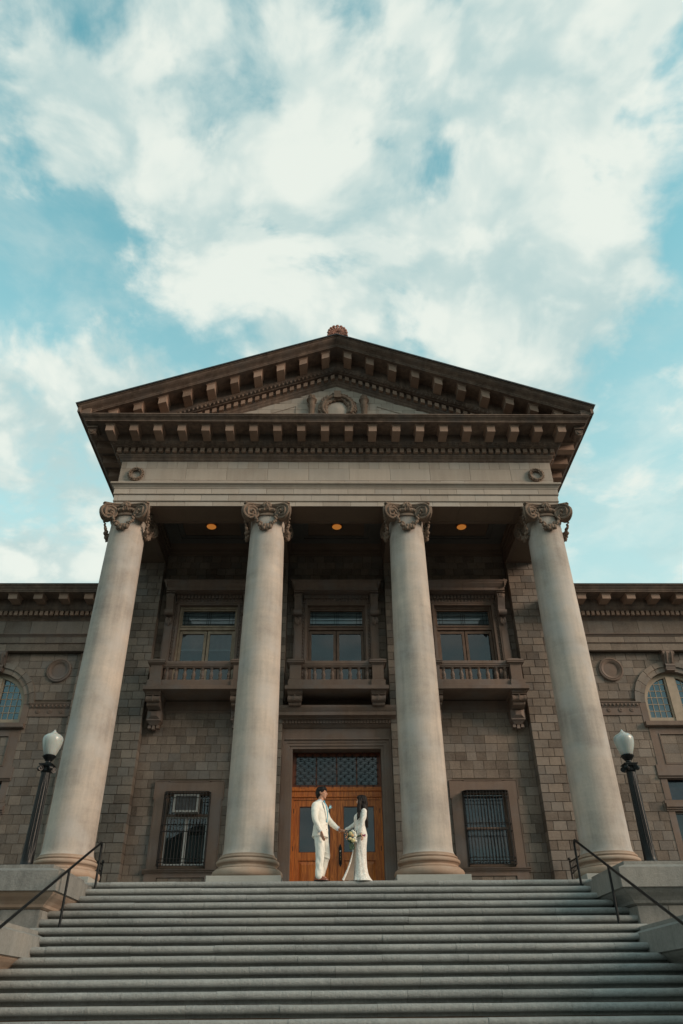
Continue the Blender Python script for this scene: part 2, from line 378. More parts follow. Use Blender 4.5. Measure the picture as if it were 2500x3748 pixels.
def copy_to(src, parent, delta, mirror=False):
    """copy one object and its children to another place (no operators)"""
    o = src.copy(); c = WO[src.name]+Vector(delta)
    COL.objects.link(o); WO[o.name] = c
    if parent is not None: o.parent = parent; o.location = c-WO[parent.name]
    else: o.parent = None; o.location = c
    for ch in [q for q in src.children]:
        copy_to(ch, o, delta)
    return o
def cutgrid(y, x0, x1, z0, z1, holes, depth=0.0):
    """flat wall with rectangular holes, real reveal depth if depth>0"""
    xs = sorted({x0, x1, *[min(max(h[i], x0), x1) for h in holes for i in (0, 1)]})
    zs = sorted({z0, z1, *[min(max(h[i], z0), z1) for h in holes for i in (2, 3)]})
    mb = MB()
    for a, b in zip(xs, xs[1:]):
        for c, e in zip(zs, zs[1:]):
            mx, mz = (a+b)/2, (c+e)/2
            if any(h[0] < mx < h[1] and h[2] < mz < h[3] for h in holes): continue
            mb.add([(a,y,c),(b,y,c),(b,y,e),(a,y,e)], [(0,1,2,3)])
    if depth > 0:
        for (a,b,c,e) in holes:
            mb.add([(a,y,c),(b,y,c),(b,y,e),(a,y,e),(a,y+depth,c),(b,y+depth,c),(b,y+depth,e),(a,y+depth,e)], [(0,4,5,1),(1,5,6,2),(2,6,7,3),(3,7,4,0)])
    return mb
UNITB = None
def masonry(x0, x1, z0, z1, rowh, bw, hole_fn, seed, joint=0.010, off=0.0):
    """courses of stones: list of (xa, xb, za, zb); hole_fn(za, zb) -> list of x intervals to leave out"""
    rr = random.Random(seed); out = []
    n = max(1, round((z1-z0)/rowh)); h = (z1-z0)/n
    for i in range(n):
        za, zb = z0+i*h, z0+(i+1)*h
        cuts = []; x = x0 - bw*((0.5 if i % 2 else 0.0)+off) + rr.uniform(-0.05, 0.05)*bw
        while x < x1:
            wv = bw*rr.uniform(0.86, 1.16); cuts.append((x, x+wv)); x += wv
        free = [(x0, x1)]
        for (ha, hb) in hole_fn(za, zb):
            nf = []
            for a, b in free:
                if hb <= a or ha >= b: nf.append((a, b)); continue
                if ha > a: nf.append((a, ha))
                if hb < b: nf.append((hb, b))
            free = nf
        for a, b in free:
            seg = [q for c, e in cuts for q in (max(a, c), min(b, e)) if min(b, e) > max(a, c)]
            seg = sorted(set(round(q, 5) for q in seg)); mid = [q for q in seg[1:-1] if q-a > 0.07 and b-q > 0.07]
            if b-a < 0.03: continue
            ps = [a]+mid+[b]
            for p0, p1 in zip(ps, ps[1:]): out.append((p0+joint/2, p1-joint/2, za+joint/2, zb-joint/2))
    return out
# ------------------------------------------------------------------ the place: ground
gm = MB(); gm.add([(-400,-400,-3.74),(400,-400,-3.74),(400,400,-3.74),(-400,400,-3.74)], [(0,1,2,3)])
obj('ground', gm, M['ground'], None, 'structure')
hl = MB(); nh = 160; rowsh = []  # out-of-view hills mirrored in the door glass, built taller to block low sky light
for rr0, hh in ((150, 0.0), (230, 0.45), (330, 1.0), (385, 0.9)):
    rg = []
    for k in range(nh+1):
        a_ = radians(-172+164*k/nh); e_ = 62+34*mnoise.noise(Vector((k*0.06, 1.7, 0)))+9*mnoise.noise(Vector((k*0.31, 9.7, 0)))
        rg.append((rr0*cos(a_), rr0*sin(a_), -3.8+hh*e_))
    rowsh.append(rg)
for r1, r2x in zip(rowsh, rowsh[1:]):
    for k in range(nh): hl.add([r1[k], r1[k+1], r2x[k+1], r2x[k]], [(3,2,1,0)], True)
obj('hills', hl, M['hill'], None, 'structure')

# ------------------------------------------------------------------ the building
W, A, WP, WR = 2.93, 2.65, 2.65, 2.77         # main wall, antae, wing pilasters, wing recess (planes of y)
ZA, ZF, ZC = 9.32, 10.106, 10.85              # architrave foot, frieze foot, cornice foot
B = empty('courthouse_building', (0, 3, 0), None, 'brown stone neoclassical building with a pediment on four pale columns', 'building')
UB = MB().bevbox(-0.5, 0.5, -0.5, 0.5, -0.5, 0.5, 0.022)
UBM = {k: to_mesh('stone_unit_'+k, UB, M[k], Vector((0,0,0))) for k in ('block', 'ent', 'cheek', 'trim', 'step')}
def lay(name, blocks, parent, y, mat, depth=0.05, seed=1, jit=0.005, limit=None, rank=None, matm=None, stuffname=None):
    """each stone an object of its own sharing one mesh; past the limit the rest is one joined part"""
    rr = random.Random(seed); bl = list(blocks); rest = []
    if limit is not None and len(bl) > limit:
        bl.sort(key=rank); rest = bl[limit:]; bl = bl[:limit]
    for (a, b, c, e) in bl:
        yy = y+rr.uniform(-jit, jit)
        inst(name, UBM[mat], parent, ((a+b)/2, yy+depth/2, (c+e)/2), (b-a, depth, e-c), (rr.uniform(-.004,.004), 0, rr.uniform(-.006,.006)))
    if rest:
        mb = MB()
        for (a, b, c, e) in rest:
            yy = y+rr.uniform(-jit, jit); mb.bevbox(a, b, yy, yy+depth, c, e, 0.006)
        obj(stuffname or name, mb, M[matm], parent, 'stuff')

# --- columns
def cap_spiral(cx, cz, r0, turns, sgn, y, n=40):
    pts = []
    for i in range(n+1):
        t = i/n; a = pi/2+sgn*2*pi*turns*t; r = r0*(1-t)**0.85+0.02
        pts.append((cx+r*cos(a), y, cz+r*sin(a)))
    return pts
def make_column(x):
    sh = [(0.56,0.60),(0.545,0.63),(0.53,0.67),(0.524,0.75)]
    for i in range(1, 15):
        t = i/14; z = 0.75+(8.86-0.75)*t
        sh.append((0.524-0.064*(t**1.6), z))
    sh += [(0.46,8.95),(0.475,8.97),(0.475,9.0)]
    m = MB().lathe(sh, x, 0, 0, 48)
    c = obj('column', m, M['column'], B, org=(x,0,0))
    pl = MB().bevbox(x-0.745, x+0.745, -0.745, 0.745, 0.0, 0.146, 0.008); obj('plinth', pl, M['plinth'], c)
    def tor(r, z0, z1, k=7):
        h = (z1-z0)/2; return [(r-h*0.95+h*0.95*cos(a), (z0+z1)/2+h*sin(a)) for a in [(-pi/2+pi*i/k) for i in range(k+1)]]
    bp = [(0.60,0.146)]+tor(0.735,0.15,0.325)+[(0.655,0.328),(0.655,0.345),(0.615,0.365),(0.605,0.385),(0.625,0.408),(0.635,0.415)]+tor(0.662,0.418,0.50)+[(0.60,0.505),(0.60,0.515)]+tor(0.612,0.518,0.565)+[(0.565,0.568),(0.565,0.60)]
    obj('base', MB().lathe(bp, x, 0, 0, 56), M['colbase'], c, sharp=50)
    # capital: egg ring, four diagonal pairs of volutes, curved abacus, flower
    k = MB()
    k.lathe([(0.46,8.96),(0.50,8.97),(0.51,9.0),(0.50,9.03),(0.485,9.035),(0.485,9.06),(0.535,9.09),(0.56,9.13),(0.55,9.17),(0.50,9.2),(0.5,9.22)], x, 0, 0, 40)
    for i in range(26):
        a = 2*pi*i/26; k.ell((x+0.545*cos(a), 0.545*sin(a), 9.125), (0.035,0.035,0.05), 6, 4)
    ab = []
    for q in range(4):
        for i in range(9):
            t = -1+2*i/8; dd = 0.50+0.115*t*t*1.0; px, py = t*0.555, -dd+0.0
            ang = q*pi/2; ab.append((px*cos(ang)-py*sin(ang), px*sin(ang)+py*cos(ang)))
    n = len(ab)
    for z0, z1, s0, s1 in ((9.215,9.25,0.90,0.97), (9.25,9.285,0.97,0.99), (9.285,9.318,1.02,1.02)):
        vs = [(x+px*s0, py*s0, z0) for px,py in ab]+[(x+px*s1, py*s1, z1) for px,py in ab]
        k.add(vs, [(i,(i+1)%n,n+(i+1)%n,n+i) for i in range(n)]); k.add(vs, [tuple(range(n-1,-1,-1)), tuple(range(n,2*n))])
    for q in range(4):
        mq = Matrix.Translation((x,0,0)) @ Matrix.Rotation(q*pi/2, 4, 'Z')
        for sg in (-1, 1):
            v = MB()
            cx, cz, r0 = sg*0.30, 9.045, 0.225
            disc = [(cx+r0*0.97*cos(2*pi*i/28), cz+r0*0.97*sin(2*pi*i/28)) for i in range(28)]
            v.prism_y(disc, -0.02, 0.14)
            v.tube(cap_spiral(cx, cz, r0, 2.4, -sg, -0.02), [0.034*(1-0.5*i/40) for i in range(41)], 6)
            v.ell((cx, -0.03, cz), (0.045,0.04,0.045), 8, 6)
            v.tube([(cx-sg*0.0, -0.0, cz+r0-0.015), (cx-sg*0.14, 0.035, cz+r0-0.02), (cx-sg*0.30, 0.09, cz+r0-0.06)], [0.045,0.04,0.02], 6)
            # turn outward to the corner
            v.xform(Matrix.Translation((sg*0.13, -0.41, 0)) @ Matrix.Translation((0.0,0,0)) @ Matrix.Rotation(-sg*radians(24), 4, 'Z'))
            v.xform(mq); k.merge(v)
        fl = MB()
        for i in range(7):
            a = -pi*0.1+pi*1.2*i/6
            fl.ell((0.085*cos(a), -0.535, 9.26+0.075*sin(a)), (0.05,0.035,0.045), 7, 5)
        fl.ell((0,-0.56,9.25), (0.045,0.05,0.06), 8, 5)
        for sx in (-0.05, 0, 0.05): fl.ell((sx,-0.55,9.20), (0.022,0.03,0.075), 6, 5)
        fl.xform(mq); k.merge(fl)
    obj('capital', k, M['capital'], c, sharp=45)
    rr = random.Random(5); fruit = MB()
    for q in range(4):
        mq = Matrix.Translation((x,0,0)) @ Matrix.Rotation(q*pi/2, 4, 'Z'); g = MB()
        for i in range(22):
            t = -1+2*i/21; zz = 9.05-0.50*(1-abs(t)**2.0); xx = 0.36*t
            yy = -0.60+0.10*(1-abs(t)); wd = 0.030+0.038*(1-abs(t))
            for j in range(2 if abs(t) < 0.75 else 1):
                r = wd*rr.uniform(0.72, 1.08)
                g.ell((xx+rr.uniform(-1,1)*wd*0.7, yy+rr.uniform(-1,0.4)*wd*0.7, zz+rr.uniform(-1,1)*wd*0.7), (r,r,r*1.05), 7, 5)
        for i in range(16):
            g.ell((rr.uniform(-0.12,0.12), -0.53+rr.uniform(-0.05,0.02), 8.525+rr.uniform(-0.05,0.05)), (0.023,)*3, 6, 4)
        g.xform(mq); fruit.merge(g)
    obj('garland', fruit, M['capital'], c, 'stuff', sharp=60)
    return c
col0 = make_column(-5.7)
for i in range(1, 4): copy_to(col0, B, (3.8*i, 0, 0))

# --- entablature
YB = 7.0
def wrap(prof, yb=YB, half=5.7, smooth=False):
    """sweep a (q, z) profile round the front and both sides of the porch"""
    mb = MB(); n = len(prof); vs = []
    for q, z in prof:
        vs += [(-half-q, yb, z), (-half-q, -q, z), (half+q, -q, z), (half+q, yb, z)]
    fs = []
    for i in range(n-1):
        for k in range(3): fs.append((i*4+k, i*4+k+1, (i+1)*4+k+1, (i+1)*4+k))
    return mb.add(vs, fs, smooth)
E_ = empty('entablature', (0, -0.4, ZA), B)
core = wrap([(-0.46,ZA+0.004),(0.384,ZA+0.004),(0.384,ZC+0.02),(-0.46,ZC+0.02)])
obj('backing', core, M['joint'], E_)
def entrow(name, z0, z1, q, bw, off, seed, j=0.006):
    rr = random.Random(seed); x = -5.7-q; xs = [x]; x += bw*off
    while x < 5.7+q-0.25: xs.append(x); x += bw*rr.uniform(0.985, 1.015)
    xs.append(5.7+q)
    for a, b in zip(xs, xs[1:]):
        inst(name, UBM['ent'], E_, ((a+b)/2, -q+0.055+rr.uniform(-.002,.002), (z0+z1)/2), (b-a-j, 0.11, z1-z0-0.005))
    for sx in (-1, 1):
        y = -q+0.115
        while y < 3.2:
            inst(name, UBM['ent'], E_, (sx*(5.7+q-0.055), y+bw/2, (z0+z1)/2), (0.11, bw-j, z1-z0-0.005)); y += bw
entrow('architrave_stone', 9.32, 9.485, 0.400, 0.755, 0.56, 1)
entrow('architrave_stone', 9.485, 9.70, 0.424, 0.755, 0.15, 2)
entrow('architrave_stone', 9.70, 9.875, 0.448, 0.755, 0.56, 3)
obj('fascia_moulding', wrap([(0.40,9.468),(0.424,9.470),(0.432,9.478),(0.424,9.487),(0.40,9.487)]).merge(wrap([(0.42,9.682),(0.448,9.684),(0.457,9.693),(0.448,9.703),(0.42,9.703)])), M['ent'], E_)
obj('crown_moulding', wrap([(0.44,9.872),(0.458,9.875),(0.462,9.905),(0.475,9.925),(0.50,9.965),(0.525,9.985),(0.545,9.99),(0.55,10.005),(0.55,10.045),(0.40,10.07)]), M['ent'], E_)
entrow('frieze_stone', 10.045, 10.20, 0.400, 0.68, 0.3, 4)
entrow('frieze_stone', 10.20, 10.612, 0.402, 1.14, 0.62, 5)
entrow('frieze_stone', 10.612, 10.853, 0.400, 0.286, 0.5, 6)
def wreath(c, R, r, n, nm, parent, mat, half=False, lr=0.05, seed=3):
    rr = random.Random(seed); m = MB(); ring = []
    a0, a1 = (radians(-25), radians(205)) if half else (0, 2*pi)
    for i in range(n):
        a = a0+(a1-a0)*i/(n-1 if half else n)
        for j in range(3):
            rad = R+(j-1)*r*0.75; b = a+rr.uniform(-0.04,0.04)
            q = Matrix.Rotation(-(b+pi/2+(j-1)*0.55+rr.uniform(-.45,.45)), 3, 'Y') @ Matrix.Rotation(rr.uniform(-.5,.5), 3, 'X')
            m.ell((c[0]+rad*cos(b), c[1]-0.02-0.5*r*(1-abs(j-1))-rr.uniform(0,0.02), c[2]+rad*sin(b)), (lr*rr.uniform(1.0,1.4), lr*0.55, lr*rr.uniform(0.42,0.62)), 7, 4, q)
    pts = [(c[0]+R*cos(a0+(a1-a0)*i/24), c[1], c[2]+R*sin(a0+(a1-a0)*i/24)) for i in range(25 if half else 24)]
    m.tube(pts, r*0.85, 6, closed=not half)
    return obj(nm, m, M[mat], parent, sharp=60)
for x in (-5.63, 5.63): wreath((x, -0.43, 10.378), 0.178, 0.042, 20, 'wreath', E_, 'capital', lr=0.036)

# --- horizontal cornice
C_ = empty('cornice', (0, -1.4, 11.6), B)
soff = 11.57
bed = [(0.38,ZC-0.002),(0.41,ZC+0.002),(0.41,10.875),(0.425,10.88),(0.45,10.93),(0.49,10.965),(0.495,10.99),(0.51,10.99),(0.51,11.215),(0.655,11.217),(0.655,11.245),(0.68,11.25),(0.73,11.31),(0.75,11.335),(0.75,soff),(1.325,soff),(1.325,11.605),(1.335,11.61),(1.35,11.635),(1.385,11.66),(1.425,11.685),(1.44,11.715),(1.445,11.72),(1.46,11.72),(1.46,11.748),(0.36,11.80)]
obj('cornice_moulding', wrap(bed), M['cornice'], C_)
dm = to_mesh('dentil', MB().box(-0.059,0.059,-0.055,0.055,-0.07,0.07), M['modil'], Vector((0,0,0)))
for i in range(64): inst('dentil', dm, C_, ((i-31.5)*0.1963, -0.545, 11.142))
for sx in (-1, 1):
    for i in range(16): inst('dentil', dm, C_, (sx*6.245, -0.39+0.1963*i, 11.142), None, (0,0,pi/2))
eggs = MB()
def eggrow(mb, p0, p1, r, sp):
    p0, p1 = Vector(p0), Vector(p1); L = (p1-p0).length; n = max(1, int(L/sp)); dv = (p1-p0)/n
    for i in range(n):
        c = p0+dv*(i+0.5); mb.ell(c, (r*0.75,r*0.55,r), 6, 4)
    return mb
eggrow(eggs, (-6.4,-0.708,11.292), (6.4,-0.708,11.292), 0.052, 0.135)
obj('egg_moulding', eggs, M['cornice'], C_, 'stuff')
def modillion_mesh(dz):
    """bracket 0.45 long projecting to -y; dz = slope of its top across its width (for the raking ones)"""
    m = MB(); h = 0.112
    def shear(mb):
        mb.v = [Vector((q.x, q.y, q.z+dz*q.x)) for q in mb.v]; return mb
    m.box(-h, h, -0.225, 0.24, -0.125, 0.07)
    m.frustum(-h-0.004, h+0.004, -0.229, 0.24, 0.07, 0.092, -0.014, -0.007)
    m.box(-h-0.03, h+0.03, -0.25, 0.24, 0.092, 0.115)
    return shear(m)
mm0 = to_mesh('modillion', modillion_mesh(0), M['modil'], Vector((0,0,0)))
for i in range(20): inst('modillion', mm0, C_, ((i-9.5)*0.6685, -0.985, 11.452))
for sx in (-1, 1):
    for i in range(6): inst('modillion', mm0, C_, (sx*(5.7+0.985), -0.30+0.6685*i, 11.452), None, (0,0,sx*pi/2))
    cm = MB().box(sx*6.86-0.14, sx*6.86+0.14, -1.17, -0.75, 11.47, 11.565)
    cm.box(sx*6.86-0.105, sx*6.86+0.105, -1.13, -0.80, 11.40, 11.47)
    cm.prism_y([(sx*6.86+0.105*cos(2*pi*i/18), 11.365+0.09*sin(2*pi*i/18)) for i in range(18)], -1.12, -0.8, False)
    cm.prism_y([(sx*6.86+0.05*cos(2*pi*i/12), 11.365+0.045*sin(2*pi*i/12)) for i in range(12)], -1.15, -1.1, False)
    obj('corner_bracket', cm, M['cornice'], C_)

# --- pediment
SL = 0.394
def rake(prof, x1=None, yb=None):
    """(q, z at the ridge) swept along both slopes"""
    mb = MB()
    for a, b in zip(prof, prof[1:]):
        vs = []
        for q, z in (a, b):
            e = 5.7+q if x1 is None else x1
            vs += [(-e, -q, z-SL*e), (0, -q, z), (e, -q, z-SL*e)]
        mb.add(vs, [(0,1,4,3),(1,2,5,4)])
    return mb
R_ = empty('raking_cornice', (0, -1.3, 14.5), B)
rp = [(0.38,13.80),(0.41,13.81),(0.41,13.838),(0.425,13.845),(0.45,13.90),(0.49,13.935),(0.50,13.97),(0.51,13.97),(0.51,14.175),(0.655,14.177),(0.655,14.205),(0.68,14.21),(0.73,14.27),(0.75,14.30),(0.75,14.60),(1.325,14.60),(1.325,14.63),(1.34,14.636),(1.355,14.665),(1.40,14.695),(1.46,14.725),(1.51,14.762),(1.535,14.80),(1.545,14.806),(1.565,14.806),(1.565,14.828)]
rp = [(q, min(z, 14.828)) for q, z in rp]
obj('raking_moulding', rake(rp), M['cornice'], R_)
rd = []
for sx in (-1, 1):
    dmm = MB().box(-0.059,0.059,-0.055,0.055,-0.072,0.072); dmm.v = [Vector((q.x,q.y,q.z-sx*SL*q.x)) for q in dmm.v]
    dme = to_mesh('raking_dentil', dmm, M['modil'], Vector((0,0,0)))
    for i in range(24):
        x = sx*(0.115+0.2065*i); inst('dentil', dme, R_, (x, -0.55, 14.072-SL*abs(x)))
    mme = to_mesh('raking_modillion', modillion_mesh(-sx*SL), M['modil'], Vector((0,0,0)))
    for i in range(10):
        x = sx*(0.335+0.669*i); inst('modillion', mme, R_, (x, -0.975, 14.482-SL*abs(x)))
eg = MB()
for sx in (-1, 1): eggrow(eg, (0.03*sx,-0.715,14.245), (sx*5.6,-0.715,14.245-SL*5.6), 0.058, 0.125)
obj('egg_moulding', eg, M['cornice'], R_, 'stuff')
roof = MB()
for sx in (-1, 1):
    e = 7.285
    vs = [(0,-1.60,14.832),(sx*e,-1.60,14.832-SL*e),(sx*e,9,14.832-SL*e),(0,9,14.832),(0,-1.60,14.872),(sx*(e+0.02),-1.60,14.872-SL*e),(sx*(e+0.02),9,14.872-SL*e),(0,9,14.872)]
    roof.add(vs, [(0,1,2,3),(4,5,6,7),(0,1,5,4),(1,2,6,5)])
obj('roof', roof, M['roof'], B)
# side eaves: gutter edge
for sx in (-1, 1):
    ev = MB().box(min(sx*7.24,sx*7.16), max(sx*7.24,sx*7.16), -1.50, 9, 11.76, 11.955); obj('eave_moulding', ev, M['cornice'], R_)
    ev2 = MB().prism_y([(sx*7.155,11.745),(sx*7.155,11.955),(sx*6.9,11.955),(sx*6.9,11.745)], -1.42, 9); obj('eave_backing', ev2, M['cornice'], R_)

T_ = empty('tympanum', (0, -0.35, 12.6), B)
tb = MB(); tb.add([(-5.5,-0.36,11.7),(5.5,-0.36,11.7),(0,-0.36,13.90)], [(0,1,2)])
obj('backing', tb, M['joint'], T_)
def tymp_blocks():
    rr = random.Random(11); z = 11.80; i = 0
    while z < 13.75:
        h = 0.262; za, zb = z+0.004, z+h-0.004
        half = lambda zz: (13.80-zz)/SL
        L = half(za)
        x = -L-0.2+(0.22 if i % 2 else 0.0)
        while x < L:
            a, b = x, x+0.36; x = b
            a, b = max(a, -L), min(b-0.006, L)
            if b-a < 0.03: continue
            top = lambda xx: min(zb, 13.82-SL*abs(xx))
            pts = [(a, za), (b, za)]
            xs = [b, a] if not (a < 0 < b and zb > 13.8) else [b, 0, a]
            zz = [top(q) for q in xs]
            if max(zz)-za < 0.03: continue
            poly = pts+[(q, max(t, za+0.002)) for q, t in zip(xs, zz)]
            mb = MB().prism_y(poly, -0.40+rr.uniform(-.003,.003), -0.36)
            if abs((a+b)/2) < 3.0: obj('tympanum_stone', mb, M['ent'], T_)
            else: extra.merge(mb)
        z += h; i += 1
extra = MB(); tymp_blocks()
if extra.v: obj('tympanum_stone', extra, M['ent'], T_)
for sx in (-1, 1):      # raised triangular panels
    z0 = 12.30
    fr = [(sx*1.22,z0),(sx*1.22,12.98),(sx*3.0,12.28)]
    pm = MB().tube([(x,-0.405,z) for x,z in fr]+[(sx*1.22,-0.405,z0)], 0.018, 6, False); obj('panel_moulding', pm, M['ent'], T_)
# wreath and torches
wreath((0.03,-0.44,12.86), 0.44, 0.10, 22, 'wreath', T_, 'capital', True, 0.105, 8)
obj('ribbon', MB().box(-0.07,0.13,-0.60,-0.40,13.2,13.46), M['capital'], T_)
obj('disc', MB().lathe([(0.33,0),(0.33,0.02),(0.02,0.10)], 0,0,0, 28).xform(Matrix.Translation((0.03,-0.40,12.83)) @ Matrix.Rotation(pi/2,4,'X')), M['ent'], T_)
for x in (-0.75, 0.83):
    tm = MB().lathe([(0.072,12.0),(0.086,12.86),(0.112,12.90),(0.112,12.93),(0.085,12.95),(0.098,13.04),(0.118,13.10),(0.150,13.13),(0.150,13.165),(0.118,13.18),(0.10,13.20)], x,-0.50,0, 20, lambda a,z: 1+0.05*cos(10*a) if z < 13.1 else 1)
    rr = random.Random(2)
    for i in range(9):
        a = 2*pi*i/9; tm.ell((x+0.075*cos(a), -0.50+0.075*sin(a), 13.24+rr.uniform(-.02,.05)), (0.038,0.038,0.075), 6, 4)
    tm.ell((x,-0.5,13.29),(0.05,0.05,0.10),8,5)
    obj('torch', tm, M['capital'], T_)
# antefix on the ridge: a fan of leaves above two scrolls
an = MB()
zb_, xa = 14.90, 0.031
outl = [(xa-0.33,14.80),(xa+0.33,14.80),(xa+0.32,15.14),(xa+0.28,15.25),(xa+0.20,15.40),(xa+0.10,15.48),(xa,15.51),(xa-0.10,15.48),(xa-0.20,15.40),(xa-0.28,15.25),(xa-0.32,15.14)]
an.prism_y(outl, -1.26, -1.12)
for i in range(9):
    a = radians(6+168*i/8); L = 0.325+0.045*sin(a)**3
    q = Matrix.Rotation(-a, 3, 'Y')
    an.ell((xa+0.62*L*cos(a), -1.275, 15.22+0.62*L*sin(a)), (L*0.40, 0.045, 0.042), 10, 6, q)
    an.ell((xa+(L-0.055)*cos(a), -1.285, 15.22+(L-0.055)*sin(a)), (0.058,0.05,0.052), 8, 6)
for sx in (-1, 1):
    an.tube([(xa+sx*(0.085+r*cos(t)), -1.30, 15.17+r*sin(t)) for r,t in [(0.058-0.006*i, 0.9*i) for i in range(8)]], 0.016, 6)
    an.tube([(xa+sx*0.12,-1.29,15.11),(xa+sx*0.22,-1.29,15.17),(xa+sx*0.31,-1.29,15.12)], 0.03, 6)
obj('antefix', an, M['anth'], B, sharp=50)

# --- porch ceiling
P_ = empty('porch_ceiling', (0, 1.6, 9.95), B)
CZ = 10.08
def coffer_soffit(x0, x1, y0, y1, z, mat, name, ins=(0.14, 0.27), parent=P_):
    m = MB(); a, b = ins
    r = [(x0,x1,y0,y1,z), (x0+a,x1-a,y0+a,y1-a,z), (x0+a,x1-a,y0+a,y1-a,z+0.045), (x0+b,x1-b,y0+b*0.9,y1-b*0.9,z+0.045), (x0+b,x1-b,y0+b*0.9,y1-b*0.9,z+0.10)]
    vs = []
    for (p,q,c,e,zz) in r: vs += [(p,c,zz),(q,c,zz),(q,e,zz),(p,e,zz)]
    fs = [(i*4+k, (i+1)*4+k, (i+1)*4+(k+1)%4, i*4+(k+1)%4) for i in range(4) for k in range(4)]
    m.add(vs, fs+[(16,17,18,19)]); return obj(name, m, M[mat], parent)
for i in range(3):
    xc = (i-1)*3.8
    # soffit of the front beam: three stones around a sunk panel
    for j in range(3):
        pass
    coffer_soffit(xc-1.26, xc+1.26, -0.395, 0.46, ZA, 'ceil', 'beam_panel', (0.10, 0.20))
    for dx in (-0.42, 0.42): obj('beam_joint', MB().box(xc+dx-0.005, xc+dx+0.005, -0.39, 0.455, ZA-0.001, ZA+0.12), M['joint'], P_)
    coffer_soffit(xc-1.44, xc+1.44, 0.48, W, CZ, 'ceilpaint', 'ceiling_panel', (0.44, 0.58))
    cr = MB()
    for q, z in (((0.0, 9.74),(0.05,9.76)),): pass
    prof = [(W,9.72),(W-0.03,9.73),(W-0.04,9.80),(W-0.06,9.82),(W-0.07,9.93),(W-0.12,9.99),(W-0.17,CZ+0.001),(W,CZ+0.001)]
    obj('wall_crown', MB().prism_x(prof, xc-1.44, xc+1.44), M['ceil'], P_)
    # recessed lamp
    lx, ly = xc+0.018, 1.77
    L = empty('ceiling_light', (lx, ly, CZ), P_)
    obj('can', MB().lathe([(0.155,-0.012),(0.17,-0.006),(0.17,0.0),(0.148,0.0),(0.11,0.12)], lx, ly, CZ, 24), M['lampcan'], L)
    obj('bulb', MB().ell((lx, ly, CZ-0.02), (0.142,0.142,0.035), 18, 6), M['bulb'], L)
for i in range(4):
    xc = (i-1.5)*3.8
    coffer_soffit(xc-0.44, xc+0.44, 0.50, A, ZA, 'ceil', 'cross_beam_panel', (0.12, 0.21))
    bx = MB()
    for sx in (-1, 1):
        x = xc+sx*0.44
        bx.add([(x,0.46,ZA),(x,W,ZA),(x,W,CZ),(x,0.46,CZ)], [(0,1,2,3)])
        for z, t in ((9.55,0.012),(9.78,0.03),(9.93,0.07)): bx.box(min(x,x+sx*t), max(x,x+sx*t), 0.47, W, z, CZ-0.001)
    obj('cross_beam', bx, M['ceil'], P_)
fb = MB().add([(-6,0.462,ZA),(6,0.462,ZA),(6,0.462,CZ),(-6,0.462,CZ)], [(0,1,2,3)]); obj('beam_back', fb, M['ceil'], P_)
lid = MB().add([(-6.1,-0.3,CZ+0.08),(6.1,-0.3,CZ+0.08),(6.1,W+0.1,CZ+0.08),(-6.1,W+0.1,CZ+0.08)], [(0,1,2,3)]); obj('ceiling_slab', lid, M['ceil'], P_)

# --- main wall
DOOR = (-1.19, 1.19, -0.2, 3.71)
UPW = [(c-0.87, c+0.87, 5.17, 7.97) for c in (-3.8, 0, 3.8)]
LOW = [(c-0.57, c+0.57, 0.85, 2.60) for c in (-3.82, 3.82)]
HOLES = [DOOR]+UPW+LOW
W_ = empty('wall', (0, W, 0), B)
obj('mortar', cutgrid(W+0.014, -5.3, 5.3, -0.3, 10.3, HOLES), M['mortar'], W_)
def hole_main(za, zb):
    o = []
    def blk(x0, x1, z0, z1):
        if zb > z0+0.02 and za < z1-0.02: o.append((x0, x1))
    blk(-1.42, 1.42, -1, 4.7)
    for c in (-3.82, 3.82): blk(c-0.80, c+0.80, 0.62, 2.80); 
    for c in (-3.8, 0, 3.8): blk(c-1.05, c+1.05, 5.1, 8.25); blk(c-1.3, c+1.3, 8.33, 8.56); blk(c-1.35, c+1.35, 4.82, 5.15)
    for c in (-1.9, 1.9): blk(c-0.44, c+0.44, -1, 12)
    return o
bl = masonry(-5.25, 5.25, 0.0, 9.72, 0.226, 0.292, hole_main, 3)
bl = [b for b in bl if b[2] < 9.7]
ant = []
for xa0, xb0 in ((-5.25-0.0, -5.25), (-2.34, -1.46), (1.46, 2.34)):
    if xb0-xa0 > 0.1: ant += masonry(xa0, xb0, 0.0, ZA, 0.226, 0.335, lambda a, b: [], 9+int(xa0*10))
antL = masonry(-7.25, -5.25, 0.0, ZA, 0.226, 0.335, lambda a, b: ([(-7.3,-6.14)] if b > 6.3 else []), 21)
antR = masonry(5.25, 7.25, 0.0, ZA, 0.226, 0.335, lambda a, b: ([(6.14,7.3)] if b > 6.3 else []), 22)
def rank_main(b):       # blocks that the photograph shows largest and clear of the columns first
    x, z = abs((b[0]+b[1])/2), b[3]
    vis = 0 if (2.55 < x < 5.26 and z < 5.1) else (1 if z < 5.2 else 2)
    return (vis, z)
lay('wall_stone', bl, W_, W, 'block', 0.05, 31, 0.006, 300, rank_main, 'blockm', 'upper_wall_stone')
PIL = empty('pilaster', (0, A, 0), B)
for (a, b, top) in ((-7.25,-5.25,6.35), (5.25,7.25,6.35), (-6.14,-5.25,ZA), (5.25,6.14,ZA), (-2.34,-1.46,ZA), (1.46,2.34,ZA)):
    obj('pilaster_core', MB().box(a+0.012, b-0.012, A+0.014, W+0.02, -0.3, top+0.003), M['mortar'], PIL)
def rank_ant(b): return (0 if abs(b[0]+b[1])/2 < 6.2 and abs(b[0]+b[1])/2 > 5 else 1, b[3])
lay('pilaster_stone', antL+antR+ant, PIL, A, 'block', 0.30, 33, 0.005, 300, rank_ant, 'blockm')
